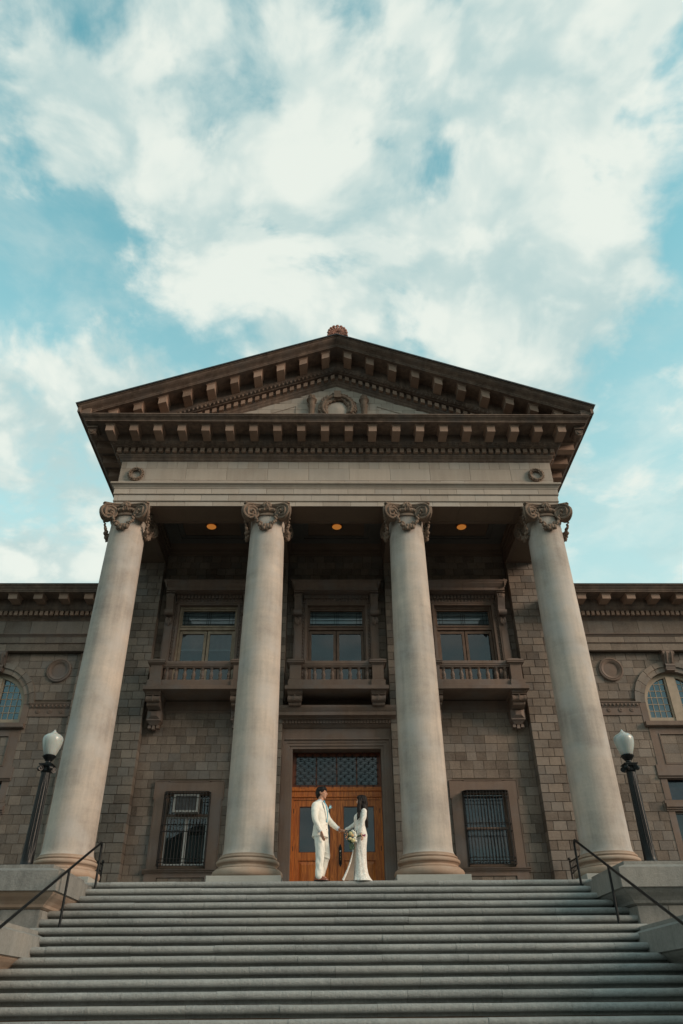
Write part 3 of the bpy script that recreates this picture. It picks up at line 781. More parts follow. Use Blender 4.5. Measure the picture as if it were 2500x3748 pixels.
for c in (-3.8, 3.8):     # moulded string course under the balconies
    obj('string_course', MB().prism_x([(W-0.012,4.70),(W-0.03,4.72),(W-0.03,4.735),(W-0.045,4.75),(W-0.02,4.77),(W-0.02,5.02),(W+0.03,5.02),(W+0.03,4.70)], c-1.45, c+1.45), M['trim'], W_)

# --- block behind, so the roofs and walls have something to stand on
obj('rear_block', MB().box(-6.14, 6.14, W+1.2, 9.0, -3.7, 11.6), M['mortar'], B)
for sx in (-1, 1):
    obj('flank_wall', MB().box(min(sx*6.14,sx*6.0), max(sx*6.14,sx*6.0), A+0.31, 9.0, 6.2, 11.58), M['mortar'], B)
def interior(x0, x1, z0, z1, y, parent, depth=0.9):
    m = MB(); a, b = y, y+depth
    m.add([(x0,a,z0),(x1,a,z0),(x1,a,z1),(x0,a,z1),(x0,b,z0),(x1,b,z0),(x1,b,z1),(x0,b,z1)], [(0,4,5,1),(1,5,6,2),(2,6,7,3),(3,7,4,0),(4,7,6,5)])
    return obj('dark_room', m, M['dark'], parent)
def frame_rect(mb, x0, x1, z0, z1, w, y0, y1, wt=None, wb=None):
    wt = w if wt is None else wt; wb = w if wb is None else wb
    mb.box(x0, x0+w, y0, y1, z0, z1); mb.box(x1-w, x1, y0, y1, z0, z1)
    if wt: mb.box(x0+w, x1-w, y0+0.001, y1, z1-wt, z1)
    if wb: mb.box(x0+w, x1-w, y0+0.001, y1, z0, z0+wb)
    return mb
def pane(x0, x1, z0, z1, y, parent, mat='glass', name='pane'):
    m = MB().add([(x0,y,z0),(x1,y,z0),(x1,y,z1),(x0,y,z1)], [(0,1,2,3)]); return obj(name, m, M[mat], parent)

# --- balcony windows
def balcony_window(c, framemat, blinds):
    V = empty('balcony_window', (c, W, 5.2), B, label='tall balcony window in a beige painted frame with lowered blinds' if blinds else None)
    interior(c-0.87, c+0.87, 5.17, 7.97, 3.12, V)
    fr = MB(); frame_rect(fr, c-0.87, c+0.87, 5.17, 7.96, 0.06, 2.96, 3.12)
    fr.box(c-0.86,c+0.86,2.98,3.12,7.215,7.335); fr.box(c-0.83,c+0.83,2.955,3.0,7.30,7.345)
    frame_rect(fr, c-0.81, c+0.81, 7.335, 7.90, 0.035, 3.03, 3.10); fr.box(c-0.81, c+0.81, 3.0, 3.1, 7.85, 7.91)
    obj('frame', fr, M[framemat], V)
    for s in (-1, 1):
        sm = MB(); xa, xb = (c-0.80, c-0.012) if s < 0 else (c+0.012, c+0.80)
        frame_rect(sm, xa, xb, 5.19, 7.205, 0.075, 3.03, 3.08, 0.09, 0.14); obj('sash', sm, M[framemat], V)
        pane(xa+0.07, xb-0.07, 5.32, 7.12, 3.065, V)
    pane(c-0.78, c+0.78, 7.365, 7.86, 3.075, V)
    obj('reflection_sheet', MB().box(c-0.78, c+0.78, 3.10, 3.11, 7.35, 7.87), M['reflection_sheet'], V)  # pale sheet added behind the transom in place of a sky reflection
    ld = MB()
    def bar(x0,x1,z0,z1): ld.box(c+x0, c+x1, 3.058, 3.074, z0, z1)
    for z in (7.42, 7.445, 7.56, 7.71, 7.80): bar(-0.78, 0.78, z-0.006, z+0.006)
    for x in (-0.715,-0.61,-0.055,0.055,0.61,0.715): 
        bar(x-0.006, x+0.006, 7.37 if abs(x) > 0.7 else 7.445, 7.85 if abs(x) > 0.7 else 7.80)
    bar(-0.006,0.006,7.37,7.85)
    obj('leading', ld, M['lead'], V)
    if blinds:
        bm = MB()
        for s in (-1, 1):
            xa = c-0.73 if s < 0 else c+0.09; z = 7.10
            while z > 6.64: bm.add([(xa,3.085,z),(xa+0.64,3.085,z),(xa+0.64,3.10,z-0.012),(xa,3.10,z-0.012)], [(0,1,2,3)]); z -= 0.018
            bm.box(xa, xa+0.64, 3.083, 3.1, 6.60, 6.635)
        obj('blind', bm, M['blind'], V)
    # stone surround: jambs with beads, consoles, dentils, hood
    sj = MB()
    for s in (-1, 1):
        a, b = sorted((c+s*0.86, c+s*0.93)); sj.box(a, b, 2.845, 3.12, 5.16, 8.03)
        a, b = sorted((c+s*0.93, c+s*1.005)); sj.box(a, b, 2.87, W+0.03, 5.16, 8.03)
        a, b = sorted((c+s*1.005, c+s*1.24)); sj.box(a, b, 2.80, W+0.03, 5.16, 7.2)
        a, b = sorted((c+s*1.045, c+s*1.20)); sj.box(a, b, 2.788, 2.8, 5.3, 7.14)
        a, b = sorted((c+s*1.005, c+s*1.25)); sj.box(a, b, 2.81, W+0.03, 7.2, 8.33)
    sj.box(c-0.86, c+0.86, 2.845, 3.12, 7.965, 8.03); sj.box(c-1.0, c+1.0, 2.83, W+0.03, 8.03, 8.07)
    sj.box(c-0.98, c+0.98, 2.86, W+0.03, 8.07, 8.32)
    obj('jamb', sj, M['trim'], V)
    be = MB()
    for s in (-1, 1): eggrow(be, (c+s*0.968,2.865,5.3), (c+s*0.968,2.865,8.0), 0.042, 0.098)
    eggrow(be, (c-0.95,2.842,8.105), (c+0.95,2.842,8.105), 0.042, 0.098)
    obj('bead_moulding', be, M['trim'], V, 'stuff')
    for i in range(19): inst('dentil', dmw, V, (c+(i-9)*0.1035, 2.825, 8.222))
    for s in (-1, 1):
        k = MB(); xa = c+s*1.135
        k.prism_x([(2.66,8.27),(2.60,8.22),(2.585,8.15),(2.60,8.08),(2.64,8.0),(2.69,7.90),(2.72,7.80),(2.70,7.72),(2.80,7.70),(2.81,8.27)], xa-0.105, xa+0.105)
        k.prism_x([(2.71+0.088*cos(2*pi*i/16), 7.655+0.088*sin(2*pi*i/16)) for i in range(16)], xa-0.125, xa+0.125, True)
        k.prism_x([(2.66+0.055*cos(2*pi*i/14), 8.19+0.055*sin(2*pi*i/14)) for i in range(14)], xa-0.125, xa+0.125, True)
        k.box(xa-0.13, xa+0.13, 2.58, 2.82, 8.27, 8.30)
        for j in (-1, 0, 1): k.ell((xa+0.055*j, 2.775, 7.43-0.05*(1-abs(j))), (0.042,0.03,0.12), 7, 5)
        for j in (-1, 0, 1): k.ell((xa+0.04*j, 2.585, 8.17), (0.022,0.02,0.07), 6, 4)
        obj('console', k, M['trim'], V, sharp=50)
    hp = [(W+0.02,8.30),(2.62,8.30),(2.62,8.31),(2.53,8.31),(2.53,8.40),(2.515,8.405),(2.49,8.44),(2.45,8.50),(2.435,8.56),(2.42,8.565),(2.42,8.605),(W+0.02,8.66)]
    h = MB()
    for j in range(4):
        a, b = c-1.24+0.62*j+0.002, c-1.24+0.62*(j+1)-0.002
        h.prism_x(hp, a, b)
    for s in (-1, 1):      # returns
        h.frustum(*sorted((c+s*1.24, c+s*1.245)), 2.535, W, 8.40, 8.56, -0.10 if s else 0, 0) if False else None
        xs = sorted((c+s*1.24, c+s*1.255)); h.box(xs[0], xs[1], 2.535, W, 8.312, 8.40)
        pr = [(c+s*1.24,8.40),(c+s*1.27,8.44),(c+s*1.31,8.50),(c+s*1.325,8.56),(c+s*1.345,8.565),(c+s*1.345,8.605),(c+s*1.24,8.64)]
        h.prism_y(pr if s < 0 else pr[::-1], 2.425, W)
    obj('hood', h, M['trim'], V)
    return V
dmw = to_mesh('window_dentil', MB().box(-0.033,0.033,-0.04,0.04,-0.055,0.055), M['trim'], Vector((0,0,0)))
balcony_window(-3.8, 'beigeframe', True); balcony_window(0.0, 'brownframe', False); balcony_window(3.8, 'brownframe', False)

# --- balconies
bal_prof = [(0.056,0),(0.056,0.035),(0.044,0.04),(0.044,0.055),(0.054,0.062),(0.054,0.085),(0.038,0.095),(0.05,0.125),(0.058,0.16),(0.052,0.20),(0.036,0.245),(0.031,0.28),(0.042,0.288),(0.042,0.30),(0.033,0.308),(0.048,0.33),(0.055,0.335),(0.055,0.36)]
bme = to_mesh('baluster', MB().lathe(bal_prof, 0, 0, 0, 14), M['trim'], Vector((0,0,0)), 35)
def balcony(c, pendants):
    V = empty('balcony', (c, 2.2, 5.1), B)
    obj('slab', MB().bevbox(c-1.40, c+1.40, 2.05, W+0.02, 5.06, 5.165, 0.006), M['trim'], V)
    obj('kerb', MB().bevbox(c-0.94, c+0.94, 2.16, 2.36, 5.166, 5.365, 0.006), M['trim'], V)
    for i in range(8): inst('baluster', bme, V, (c+(i-3.5)*0.2425, 2.26, 5.366), (1,1,1.0))
    obj('rail', MB().prism_x([(2.19,5.728),(2.19,5.75),(2.165,5.765),(2.165,5.80),(2.15,5.815),(2.15,5.875),(2.165,5.905),(2.355,5.905),(2.37,5.875),(2.37,5.815),(2.335,5.75),(2.335,5.728)], c-0.97, c+0.97), M['trim'], V)
    for s in (-1, 1):
        xm = c+s*1.13
        p = MB().bevbox(xm-0.195, xm+0.195, 2.10, 2.48, 5.166, 5.33, 0.006)
        p.frustum(xm-0.195, xm+0.195, 2.10, 2.48, 5.33, 5.365, 0.035, 0.03)
        p.bevbox(xm-0.155, xm+0.155, 2.13, 2.45, 5.365, 5.78, 0.005)
        p.frustum(xm-0.165, xm+0.165, 2.12, 2.46, 5.78, 5.82, -0.05, -0.045)
        p.box(xm-0.235, xm+0.235, 2.05, 2.53, 5.82, 5.865); p.frustum(xm-0.25, xm+0.25, 2.035, 2.545, 5.865, 5.93, 0.06, 0.06)
        p.box(xm-0.12, xm+0.12, 2.14, 2.5, 5.93, 5.96)
        obj('pedestal', p, M['trim'], V)
        side = MB(); xs = sorted((xm-0.1, xm+0.1)); side.box(xs[0], xs[1], 2.46, W, 5.166, 5.35); side.box(xs[0], xs[1], 2.5, W, 5.74, 5.90)
        obj('side_rail', side, M['trim'], V)
        k = MB(); z0 = 4.66
        k.box(xm-0.205, xm+0.205, 2.13, W, 5.02, 5.059); k.frustum(xm-0.19, xm+0.19, 2.17, W, 4.985, 5.02, -0.02, -0.03); k.box(xm-0.185, xm+0.185, 2.19, W, 4.955, 4.985)
        def roll(cy, cz, r, hw):
            pr = []
            for i in range(13):
                t = -1+2*i/12; pr.append((hw*t, r*(0.86+0.14*abs(cos(pi*t*1.0)))))
            m = MB(); m.lathe([(r2_, x_) for x_, r2_ in pr], 0, 0, 0, 16); m.xform(Matrix.Translation((xm, cy, cz)) @ Matrix.Rotation(pi/2, 4, 'Y')); return m
        k.merge(roll(2.27, 4.865, 0.088, 0.19)); k.merge(roll(2.36, 4.745, 0.06, 0.165))
        k.prism_x([(2.25,4.95),(2.24,4.84),(2.32,4.76),(2.42,4.70),(2.62,4.66),(2.78,4.66),(W,4.66),(W,4.955)], xm-0.17, xm+0.17)
        k.box(xm-0.012, xm+0.012, 2.172, 2.5, 4.79, 4.95)
        obj('corbel', k, M['trim'], V, sharp=45)
        if pendants:
            d_ = MB()
            yb = 2.66
            d_.frustum(xm-0.19, xm+0.19, 2.62, W, 4.40, 4.66, 0.0, 0.0)
            vs = [(xm-0.195,2.64,4.42),(xm+0.195,2.64,4.42),(xm+0.195,2.64,4.69),(xm-0.195,2.64,4.69),(xm-0.085,2.555,4.50),(xm+0.085,2.555,4.50),(xm+0.085,2.555,4.63),(xm-0.085,2.555,4.63)]
            d_.add(vs, [(0,1,5,4),(1,2,6,5),(2,3,7,6),(3,0,4,7),(4,5,6,7)])
            d_.box(xm-0.072, xm+0.072, 2.548, 2.556, 4.512, 4.618)
            d_.frustum(xm-0.10, xm+0.10, 2.72, W, 4.30, 4.40, -0.08, -0.08)
            for j in (-1, 0, 1): d_.frustum(xm+0.11*j-0.045, xm+0.11*j+0.045, 2.72, 2.86, 4.22-(0.03 if j == 0 else 0), 4.31, 0.012, 0.012)
            obj('pendant', d_, M['trim'], V)
    return V
balcony(-3.8, True); balcony(0.0, False); balcony(3.8, True)

# --- entrance: stone surround, cornice, transom, two doors
D_ = empty('door_surround', (0, W, 0), B)
def three_side(x, zt, w, y, d, z0=0.0):
    m = MB(); m.box(-x, -x+w, y, d, z0, zt); m.box(x-w, x, y, d, z0, zt); m.box(-x+w, x-w, y, d, zt-w, zt); return m
sm = three_side(1.455, 3.975, 0.05, 2.79, 3.05); sm.merge(three_side(1.405, 3.925, 0.075, 2.83, 3.05)); sm.merge(three_side(1.33, 3.85, 0.075, 2.85, 3.05)); sm.merge(three_side(1.255, 3.775, 0.075, 2.875, 3.30))
obj('architrave', sm, M['trim'], D_)
obj('frieze', MB().box(-1.46, 1.46, 2.83, W+0.03, 3.978, 4.24), M['trim'], D_)
dc = [(W,4.24),(2.80,4.24),(2.78,4.255),(2.73,4.30),(2.72,4.318),(2.72,4.415),(2.64,4.42),(2.63,4.45),(2.58,4.475),(2.56,4.48),(2.47,4.485),(2.47,4.585),(2.455,4.59),(2.43,4.63),(2.405,4.675),(2.40,4.70),(2.40,4.735),(W,4.76)]
dcm = MB()
for j in range(6):
    a, b = -1.60+j*0.5335, -1.60+(j+1)*0.5335; dcm.prism_x(dc, a+0.0015, b-0.0015)
obj('door_cornice', dcm, M['trim'], D_)
dd = to_mesh('door_dentil', MB().box(-0.026,0.026,-0.035,0.035,-0.043,0.043), M['trim'], Vector((0,0,0)))
for i in range(35): inst('dentil', dd, D_, ((i-17)*0.0845, 2.693, 4.366))
YD = 3.25
TR = empty('transom_window', (0, YD, 3.2), B)
tf = MB(); frame_rect(tf, -1.19, 1.19, 2.80, 3.715, 0.11, YD-0.02, YD+0.1, 0.12, 0.05); obj('frame', tf, M['wooddark'], TR)
tb2 = MB()
for x in (-0.543, 0.0, 0.535): tb2.box(x-0.017, x+0.017, YD, YD+0.05, 2.85, 3.6)
obj('mullion', tb2, M['wooddark'], TR)
for a, b in ((-1.08,-0.56),(-0.526,-0.017),(0.017,0.518),(0.552,1.08)): pane(a, b, 2.85, 3.60, YD+0.03, TR, 'doorglass')
la = MB(); rr_ = random.Random(4)
r0 = 0.125; row = 0
z = 2.79
while z < 3.66:
    xo = 0.125/1.0 if row % 2 else 0.0
    for i in range(-10, 11):
        cx = i*0.25*0.86+xo*0.86
        if abs(cx) > 1.12: continue
        pts = [(cx+0.118*cos(a), YD-0.05, z+0.105*sin(a)) for a in [pi*k/8 for k in range(9)]]
        pts = [q for q in pts if abs(q[0]) < 1.15 and q[2] < 3.69]
        if len(pts) > 2: la.tube(pts, 0.0065, 4)
    z += 0.088; row += 1
obj('lattice', la, M['ironm'], TR)
obj('transom_bar', MB().prism_x([(YD+0.1,2.48),(YD-0.02,2.48),(YD-0.02,2.53),(YD-0.05,2.545),(YD-0.05,2.565),(YD-0.03,2.575),(YD-0.03,2.68),(YD-0.06,2.70),(YD-0.06,2.73),(YD-0.035,2.75),(YD-0.035,2.80),(YD+0.1,2.80)], -1.19, 1.19), M['wood'], TR)
ja = MB(); ja.box(-1.19,-1.13,YD-0.04,YD+0.1,-0.02,2.48); ja.box(1.13,1.19,YD-0.04,YD+0.1,-0.02,2.48); obj('door_jamb', ja, M['wood'], TR)
interior(-1.19, 1.19, -0.02, 3.71, YD+0.11, TR)
for s in (-1, 1):
    x0, x1 = (-1.128, -0.004) if s < 0 else (0.004, 1.128)
    DR = MB(); g0, g1 = x0+0.155, x1-0.165
    if s > 0: g0, g1 = x0+0.165, x1-0.155
    DR.box(x0, g0, YD, YD+0.06, 0.01, 2.475); DR.box(g1, x1, YD, YD+0.06, 0.01, 2.475)
    DR.box(g0, g1, YD+0.001, YD+0.06, 2.32, 2.475); DR.box(g0, g1, YD+0.001, YD+0.06, 1.03, 1.215); DR.box(g0, g1, YD+0.001, YD+0.06, 0.01, 0.14)
    door = obj('door', DR, M['wood'], B)
    pane(g0-0.005, g1+0.005, 1.21, 2.325, YD+0.035, door, 'doorglass')
    pm = MB().box(g0-0.002, g1+0.002, YD+0.03, YD+0.055, 0.138, 1.032)
    vs = [(g0+0.02,YD+0.028,0.16),(g1-0.02,YD+0.028,0.16),(g1-0.02,YD+0.028,1.01),(g0+0.02,YD+0.028,1.01),(g0+0.09,YD+0.008,0.24),(g1-0.09,YD+0.008,0.24),(g1-0.09,YD+0.008,0.93),(g0+0.09,YD+0.008,0.93)]
    pm.add(vs, [(0,1,5,4),(1,2,6,5),(2,3,7,6),(3,0,4,7),(4,5,6,7)]); obj('door_panel', pm, M['wood'], door)
    bd = MB(); frame_rect(bd, g0-0.001, g1+0.001, 1.214, 2.321, 0.018, YD+0.006, YD+0.034); obj('glazing_bead', bd, M['wooddark'], door)
    hg = MB()
    for z in (0.35, 1.25, 2.15): hg.box(*(sorted((x0-0.006, x0+0.016)) if s < 0 else sorted((x1-0.016, x1+0.006))), YD-0.012, YD+0.01, z, z+0.11)
    obj('hinge', hg, M['ironm'], door)
    if s > 0:
        hp_ = [(0.045,0.95),(0.085,0.88),(0.125,0.95),(0.125,1.33),(0.085,1.41),(0.045,1.33)]
        hm = MB().prism_y(hp_, YD-0.014, YD+0.002); hm.box(0.055,0.115,YD-0.024,YD-0.01,0.93,1.35)
        hm.tube([(0.085,YD-0.02,0.97),(0.085,YD-0.07,0.99),(0.085,YD-0.085,1.06),(0.085,YD-0.07,1.13),(0.085,YD-0.02,1.15)], 0.013, 8)
        hd = obj('door_handle', hm, M['iron'], door)
        obj('lock_cylinder', MB().lathe([(0.019,0),(0.019,0.012),(0.008,0.014)], 0,0,0,14).xform(Matrix.Translation((0.085,YD-0.022,1.24)) @ Matrix.Rotation(pi/2,4,'X')), M['acwhite'], door)
        obj('thumb_latch', MB().box(0.079,0.091,YD-0.10,YD-0.02,1.155,1.165).merge(MB().box(0.081,0.089,YD-0.094,YD-0.085,1.03,1.11)), M['brass'], door)

# --- barred windows
def barred_window(c, left):
    V = empty('barred_window', (c, W, 0.85), B, label='barred ground floor window with white sliding sashes' if left else 'barred ground floor window with blue grey blinds')
    x0, x1, z0, z1 = c-0.57, c+0.57, 0.85, 2.605
    s = MB()
    # slab surround with ears, cut for the opening
    for a, b, c0, c1, y in ((c-0.875,x0,2.42,2.868,2.868),(x1,c+0.875,2.42,2.868,2.868),(x0,x1,z1,2.855,2.868),(c-0.845,x0,0.79,2.42,2.868),(x1,c+0.845,0.79,2.42,2.868)):
        s.box(a, b, y, 3.12, c0, c1)
    s.box(c-0.885, c-0.50, 2.855, 2.93, 2.868, 2.885); s.box(c+0.50, c+0.885, 2.855, 2.93, 2.868, 2.885); s.box(c-0.5, c+0.5, 2.855, 2.93, 2.856, 2.874)
    for sx in (-1, 1):
        a, b = sorted((c+sx*0.876, c+sx*0.892)); s.box(a, b, 2.855, 2.93, 2.42, 2.87)
        a, b = sorted((c+sx*0.846, c+sx*0.860)); s.box(a, b, 2.858, 2.93, 0.79, 2.42)
    obj('surround', s, M['trim'], V)
    obj('sill', MB().prism_x([(W,0.69),(2.86,0.69),(2.85,0.71),(2.82,0.725),(2.82,0.745),(2.79,0.76),(2.78,0.79),(2.86,0.80),(3.12,0.82),(3.12,0.69)], c-0.93, c+0.93), M['trim'], V)
    ap = MB(); ap.box(c-0.88, c+0.88, 2.865, W+0.02, 0.61, 0.69); ap.box(c-0.88, c-0.58, 2.865, W+0.02, 0, 0.61); ap.box(c+0.58, c+0.88, 2.865, W+0.02, 0, 0.61)
    obj('apron', ap, M['trim'], V)
    for i in range(4): inst('apron_stone', UBM['block'], V, (c+(i-1.5)*0.285, 2.915, 0.45), (0.275,0.05,0.30))
    interior(x0, x1, z0, z1, 3.10, V)
    f = MB(); frame_rect(f, x0, x1, z0, z1, 0.05, 3.0, 3.12)
    if left:
        f.box(x0+0.05, x1-0.05, 3.0, 3.1, 2.03, 2.09); obj('frame', f, M['brownframe'], V)
        sw = MB(); frame_rect(sw, x0+0.05, c-0.005, 0.90, 2.03, 0.035, 3.02, 3.06); frame_rect(sw, c-0.005, x1-0.05, 0.90, 2.03, 0.035, 3.03, 3.07); obj('sash', sw, M['whiteframe'], V)
        pane(x0+0.085, c-0.03, 0.93, 2.0, 3.05, V); pane(c+0.025, x1-0.085, 0.93, 2.0, 3.055, V); pane(x0+0.05, x1-0.05, 2.09, z1-0.05, 3.09, V)
        bl_ = MB(); z = 1.60
        while z > 0.98: bl_.add([(c+0.03,3.085,z),(x1-0.09,3.085,z),(x1-0.09,3.1,z-0.015),(c+0.03,3.1,z-0.015)], [(0,1,2,3)]); z -= 0.02
        obj('blind', bl_, M['blind'], V)
    else:
        f.box(x0+0.05, x1-0.05, 3.01, 3.1, 1.70, 1.745); obj('frame', f, M['brownframe'], V)
        pane(x0+0.05, x1-0.05, 0.90, 1.70, 3.06, V); pane(x0+0.05, x1-0.05, 1.745, z1-0.05, 3.07, V)
        bl_ = MB(); z = 2.53
        while z > 0.98: bl_.add([(x0+0.06,3.085,z),(x1-0.06,3.085,z),(x1-0.06,3.1,z-0.017),(x0+0.06,3.1,z-0.017)], [(0,1,2,3)]); z -= 0.024
        obj('blind', bl_, M['bluescreen'], V)
    # iron cage
    g = MB(); gx = 0.575; yf = 2.63
    def loop(z, r=0.010):
        pts = [(c-gx,W-0.05,z),(c-gx,yf+0.10,z),(c-gx+0.03,yf+0.03,z),(c-gx+0.10,yf,z),(c+gx-0.10,yf,z),(c+gx-0.03,yf+0.03,z),(c+gx,yf+0.10,z),(c+gx,W-0.05,z)]
        g.tube(pts, r, 4, False)
    for z in (2.565, 2.50, 2.41, 1.775, 1.61, 0.99, 0.915, 0.835): loop(z)
    for i in range(13):
        x = c-0.49+0.98*i/12; g.tube([(x,yf,0.835),(x,yf,2.565)], 0.0095, 4, False)
        if i < 12:
            xm = x+0.98/24
            for zz, sg in ((1.755,-1),(1.63,1)):
                for sx in (-1, 1):
                    g.tube([(xm+sx*(0.004+0.014*(1-cos(t))), yf, zz+sg*0.02*sin(t)) for t in (0,1,2,3,4.2)], 0.0045, 3, False)
    for sx in (-1, 1):
        for y in (2.86, 2.76, 2.68): g.tube([(c+sx*gx,y,0.835),(c+sx*gx,y,2.565)], 0.0075, 4, False)
        for z0_, z1_ in ((0.80, 2.60),): g.box(c+sx*(gx-0.004)-0.012, c+sx*(gx-0.004)+0.012, 2.855, 2.87, z0_, z1_)
    tp = MB(); tp.add([(c-gx,W-0.06,2.567),(c+gx,W-0.06,2.567),(c+gx,yf+0.10,2.567),(c+gx-0.1,yf,2.567),(c-gx+0.1,yf,2.567),(c-gx,yf+0.1,2.567)], [(0,5,4,3,2,1)]) 
    gr = obj('grille', g, M['ironm'], V)
    if not left: obj('grille_top', tp, M['ironm'], V)
barred_window(-3.82, True); barred_window(3.82, False)

# --- the wings
def wing(sx):
    X = lambda a, b: sorted((sx*a, sx*b))
    WC = 9.48
    Wg = empty('wing_wall', (sx*9.5, WR, 0), B)
    def wrect(a, b, c, e): q = X(a, b); return (q[0], q[1], c, e)
    rin = 0.90
    holes = [wrect(WC-rin, WC+rin, 4.36, 5.82), wrect(WC-0.85, WC+0.85, 2.32, 2.88), wrect(WC-0.85, WC+0.85, 0.3, 2.06)]
    x0, x1 = X(6.2, 16.0)
    # rear sheet: leave out openings, with half-round head filled by the arch stones
    obj('mortar', cutgrid(WR+0.014, x0, x1, -3.7, 6.45, [holes[0], holes[1], holes[2]]), M['mortar'], Wg)
    def hole(za, zb):
        o = []
        def blk(a, b, z0, z1):
            if zb > z0+0.02 and za < z1-0.02: o.append(tuple(X(a, b)))
        blk(6.0, 7.25, -5, 9)
        for k in range(2):
            c = WC+4.6*k
            if za < 4.9: blk(c-(1.0 if za > 4.0 else 0.86), c+(1.0 if za > 4.0 else 0.86), 0.3, 4.9)
            dz0, dz1 = za-4.9, zb-4.9
            if dz1 > 0 and dz0 < 1.15:
                r1 = sqrt(max(0, 1.06**2-max(dz1,0)**2)); r2_ = sqrt(max(0, 0.95**2-max(dz0,0)**2))+0.02
                r = max(r1, r2_); o.append(tuple(X(c-r, c+r)))
        blk(7.25, 8.36, 4.55, 4.93)
        return o
    bl = masonry(*X(7.25, 16.0), 0.0, 6.39, 0.2265, 0.315, hole, 50+sx)
    vis = [b for b in bl if abs(b[0]+b[1])/2 < 11.3]
    lay('wing_stone', vis, Wg, WR, 'block', 0.05, 61+sx, 0.006)
    obj('wing_stone', (lambda mb: [mb.bevbox(a,b,WR,WR+0.05,c,e,0.006) for a,b,c,e in bl if abs(a+b)/2 >= 11.3] and mb)(MB()), M['blockm'], Wg, 'stuff')
    # entablature of the wing
    we = empty('wing_entablature', (sx*9.5, 2.55, 6.4), B)
    def long(prof, mat, name, a=6.2, b=16.0):
        q = X(a, b); return obj(name, MB().prism_x(prof, q[0], q[1]), M[mat], we)
    long([(3.2,6.40),(2.62,6.40),(2.62,7.35),(3.2,7.35)], 'mortar', 'backing')
    rr = random.Random(70+sx)
    for z0, z1, y, bw, off in ((6.395,6.615,2.600,0.74,0.3),(6.632,6.812,2.575,0.74,0.85),(6.90,7.322,2.600,0.74,0.55)):
        x = 6.2+bw*off-bw
        while x < 13.5:
            a, b = max(x, 6.2), x+bw; x += bw; q = X(a, b)
            inst('entablature_stone', UBM['block'], we, ((q[0]+q[1])/2, y+0.05+rr.uniform(-.002,.002), (z0+z1)/2), (b-a-0.008, 0.10, z1-z0-0.004))
    long([(2.65,6.612),(2.585,6.614),(2.570,6.622),(2.580,6.634),(2.65,6.634)], 'trim', 'fascia_moulding')
    long([(2.65,6.81),(2.565,6.812),(2.555,6.83),(2.53,6.86),(2.51,6.868),(2.51,6.897),(2.65,6.905)], 'trim', 'crown_moulding')
    long([(3.2,7.32),(2.59,7.32),(2.59,7.335),(2.56,7.37),(2.52,7.40),(2.515,7.425),(2.50,7.425),(2.50,7.56),(2.40,7.562),(2.40,7.585),(2.38,7.59),(2.34,7.64),(2.33,7.66),(2.33,7.735),(2.33,7.893),(1.86,7.893),(1.86,7.92),(1.845,7.925),(1.83,7.96),(1.79,8.0),(1.765,8.04),(1.76,8.05),(1.74,8.05),(1.74,8.075),(3.2,8.10)], 'cornice', 'cornice_moulding')
    long([(1.725,8.075),(1.725,8.10),(9,8.16),(9,8.075)], 'roof', 'roof_edge')
    wd = to_mesh('wing_dentil', MB().box(-0.046,0.046,-0.045,0.045,-0.063,0.063), M['modil'], Vector((0,0,0)))
    for i in range(36): inst('dentil', wd, we, (sx*(6.35+0.1465*i), 2.455, 7.492))
    wm = MB().box(-0.125,0.125,-0.20,0.18,-0.09,0.045); wm.frustum(-0.128,0.128,-0.204,0.18,0.045,0.065,-0.014,-0.006); wm.box(-0.155,0.155,-0.225,0.18,0.065,0.085)
    wme = to_mesh('wing_modillion', wm, M['modil'], Vector((0,0,0)))
    for i in range(7): inst('modillion', wme, we, (sx*(6.39+0.721*i), 2.15, 7.808))
    # roundel
    rd_ = MB().lathe([(0.345,0.0),(0.345,0.05),(0.325,0.065),(0.30,0.065),(0.295,0.05),(0.285,0.05),(0.28,0.065),(0.235,0.05),(0.215,0.03),(0.205,0.028),(0.205,0.012),(0.01,0.02)], 0,0,0, 40)
    rd_.xform(Matrix.Translation((sx*7.80, WR+0.0, 5.873)) @ Matrix.Rotation(pi/2, 4, 'X')); obj('roundel', rd_, M['trim'], Wg, sharp=30)
    # impost band with eggs and rosettes
    ib = MB(); q = X(7.252, 8.375)
    ib.prism_x([(WR+0.03,4.80),(WR-0.02,4.80),(WR-0.035,4.815),(WR-0.035,4.84),(WR-0.05,4.86),(WR-0.055,4.885),(WR-0.075,4.90),(WR-0.075,4.925),(WR+0.03,4.935)], *q)
    ib.box(q[0], q[1], WR-0.012, WR+0.03, 4.585, 4.80); ib.box(q[0], q[1], WR-0.03, WR+0.03, 4.552, 4.585)
    ib.box(q[0], q[1], WR-0.025, WR+0.03, 4.78, 4.80)
    obj('impost_band', ib, M['trim'], Wg)
    obj('egg_moulding', eggrow(MB(), (q[0]+0.02,WR-0.05,4.845), (q[1]-0.02,WR-0.05,4.845), 0.042, 0.105), M['trim'], Wg, 'stuff')
    for x in (7.50, 7.818, 8.136):
        rs = MB()
        for i in range(8): rs.ell((sx*x+0.035*cos(pi*i/4), WR-0.022, 4.70+0.035*sin(pi*i/4)), (0.022,0.012,0.022), 6, 4)
        rs.tube([(sx*x+0.056*cos(2*pi*i/16), WR-0.014, 4.70+0.056*sin(2*pi*i/16)) for i in range(16)], 0.009, 5, closed=True); rs.ell((sx*x,WR-0.028,4.70),(0.018,0.015,0.018),6,4)
        obj('rosette', rs, M['trim'], Wg)
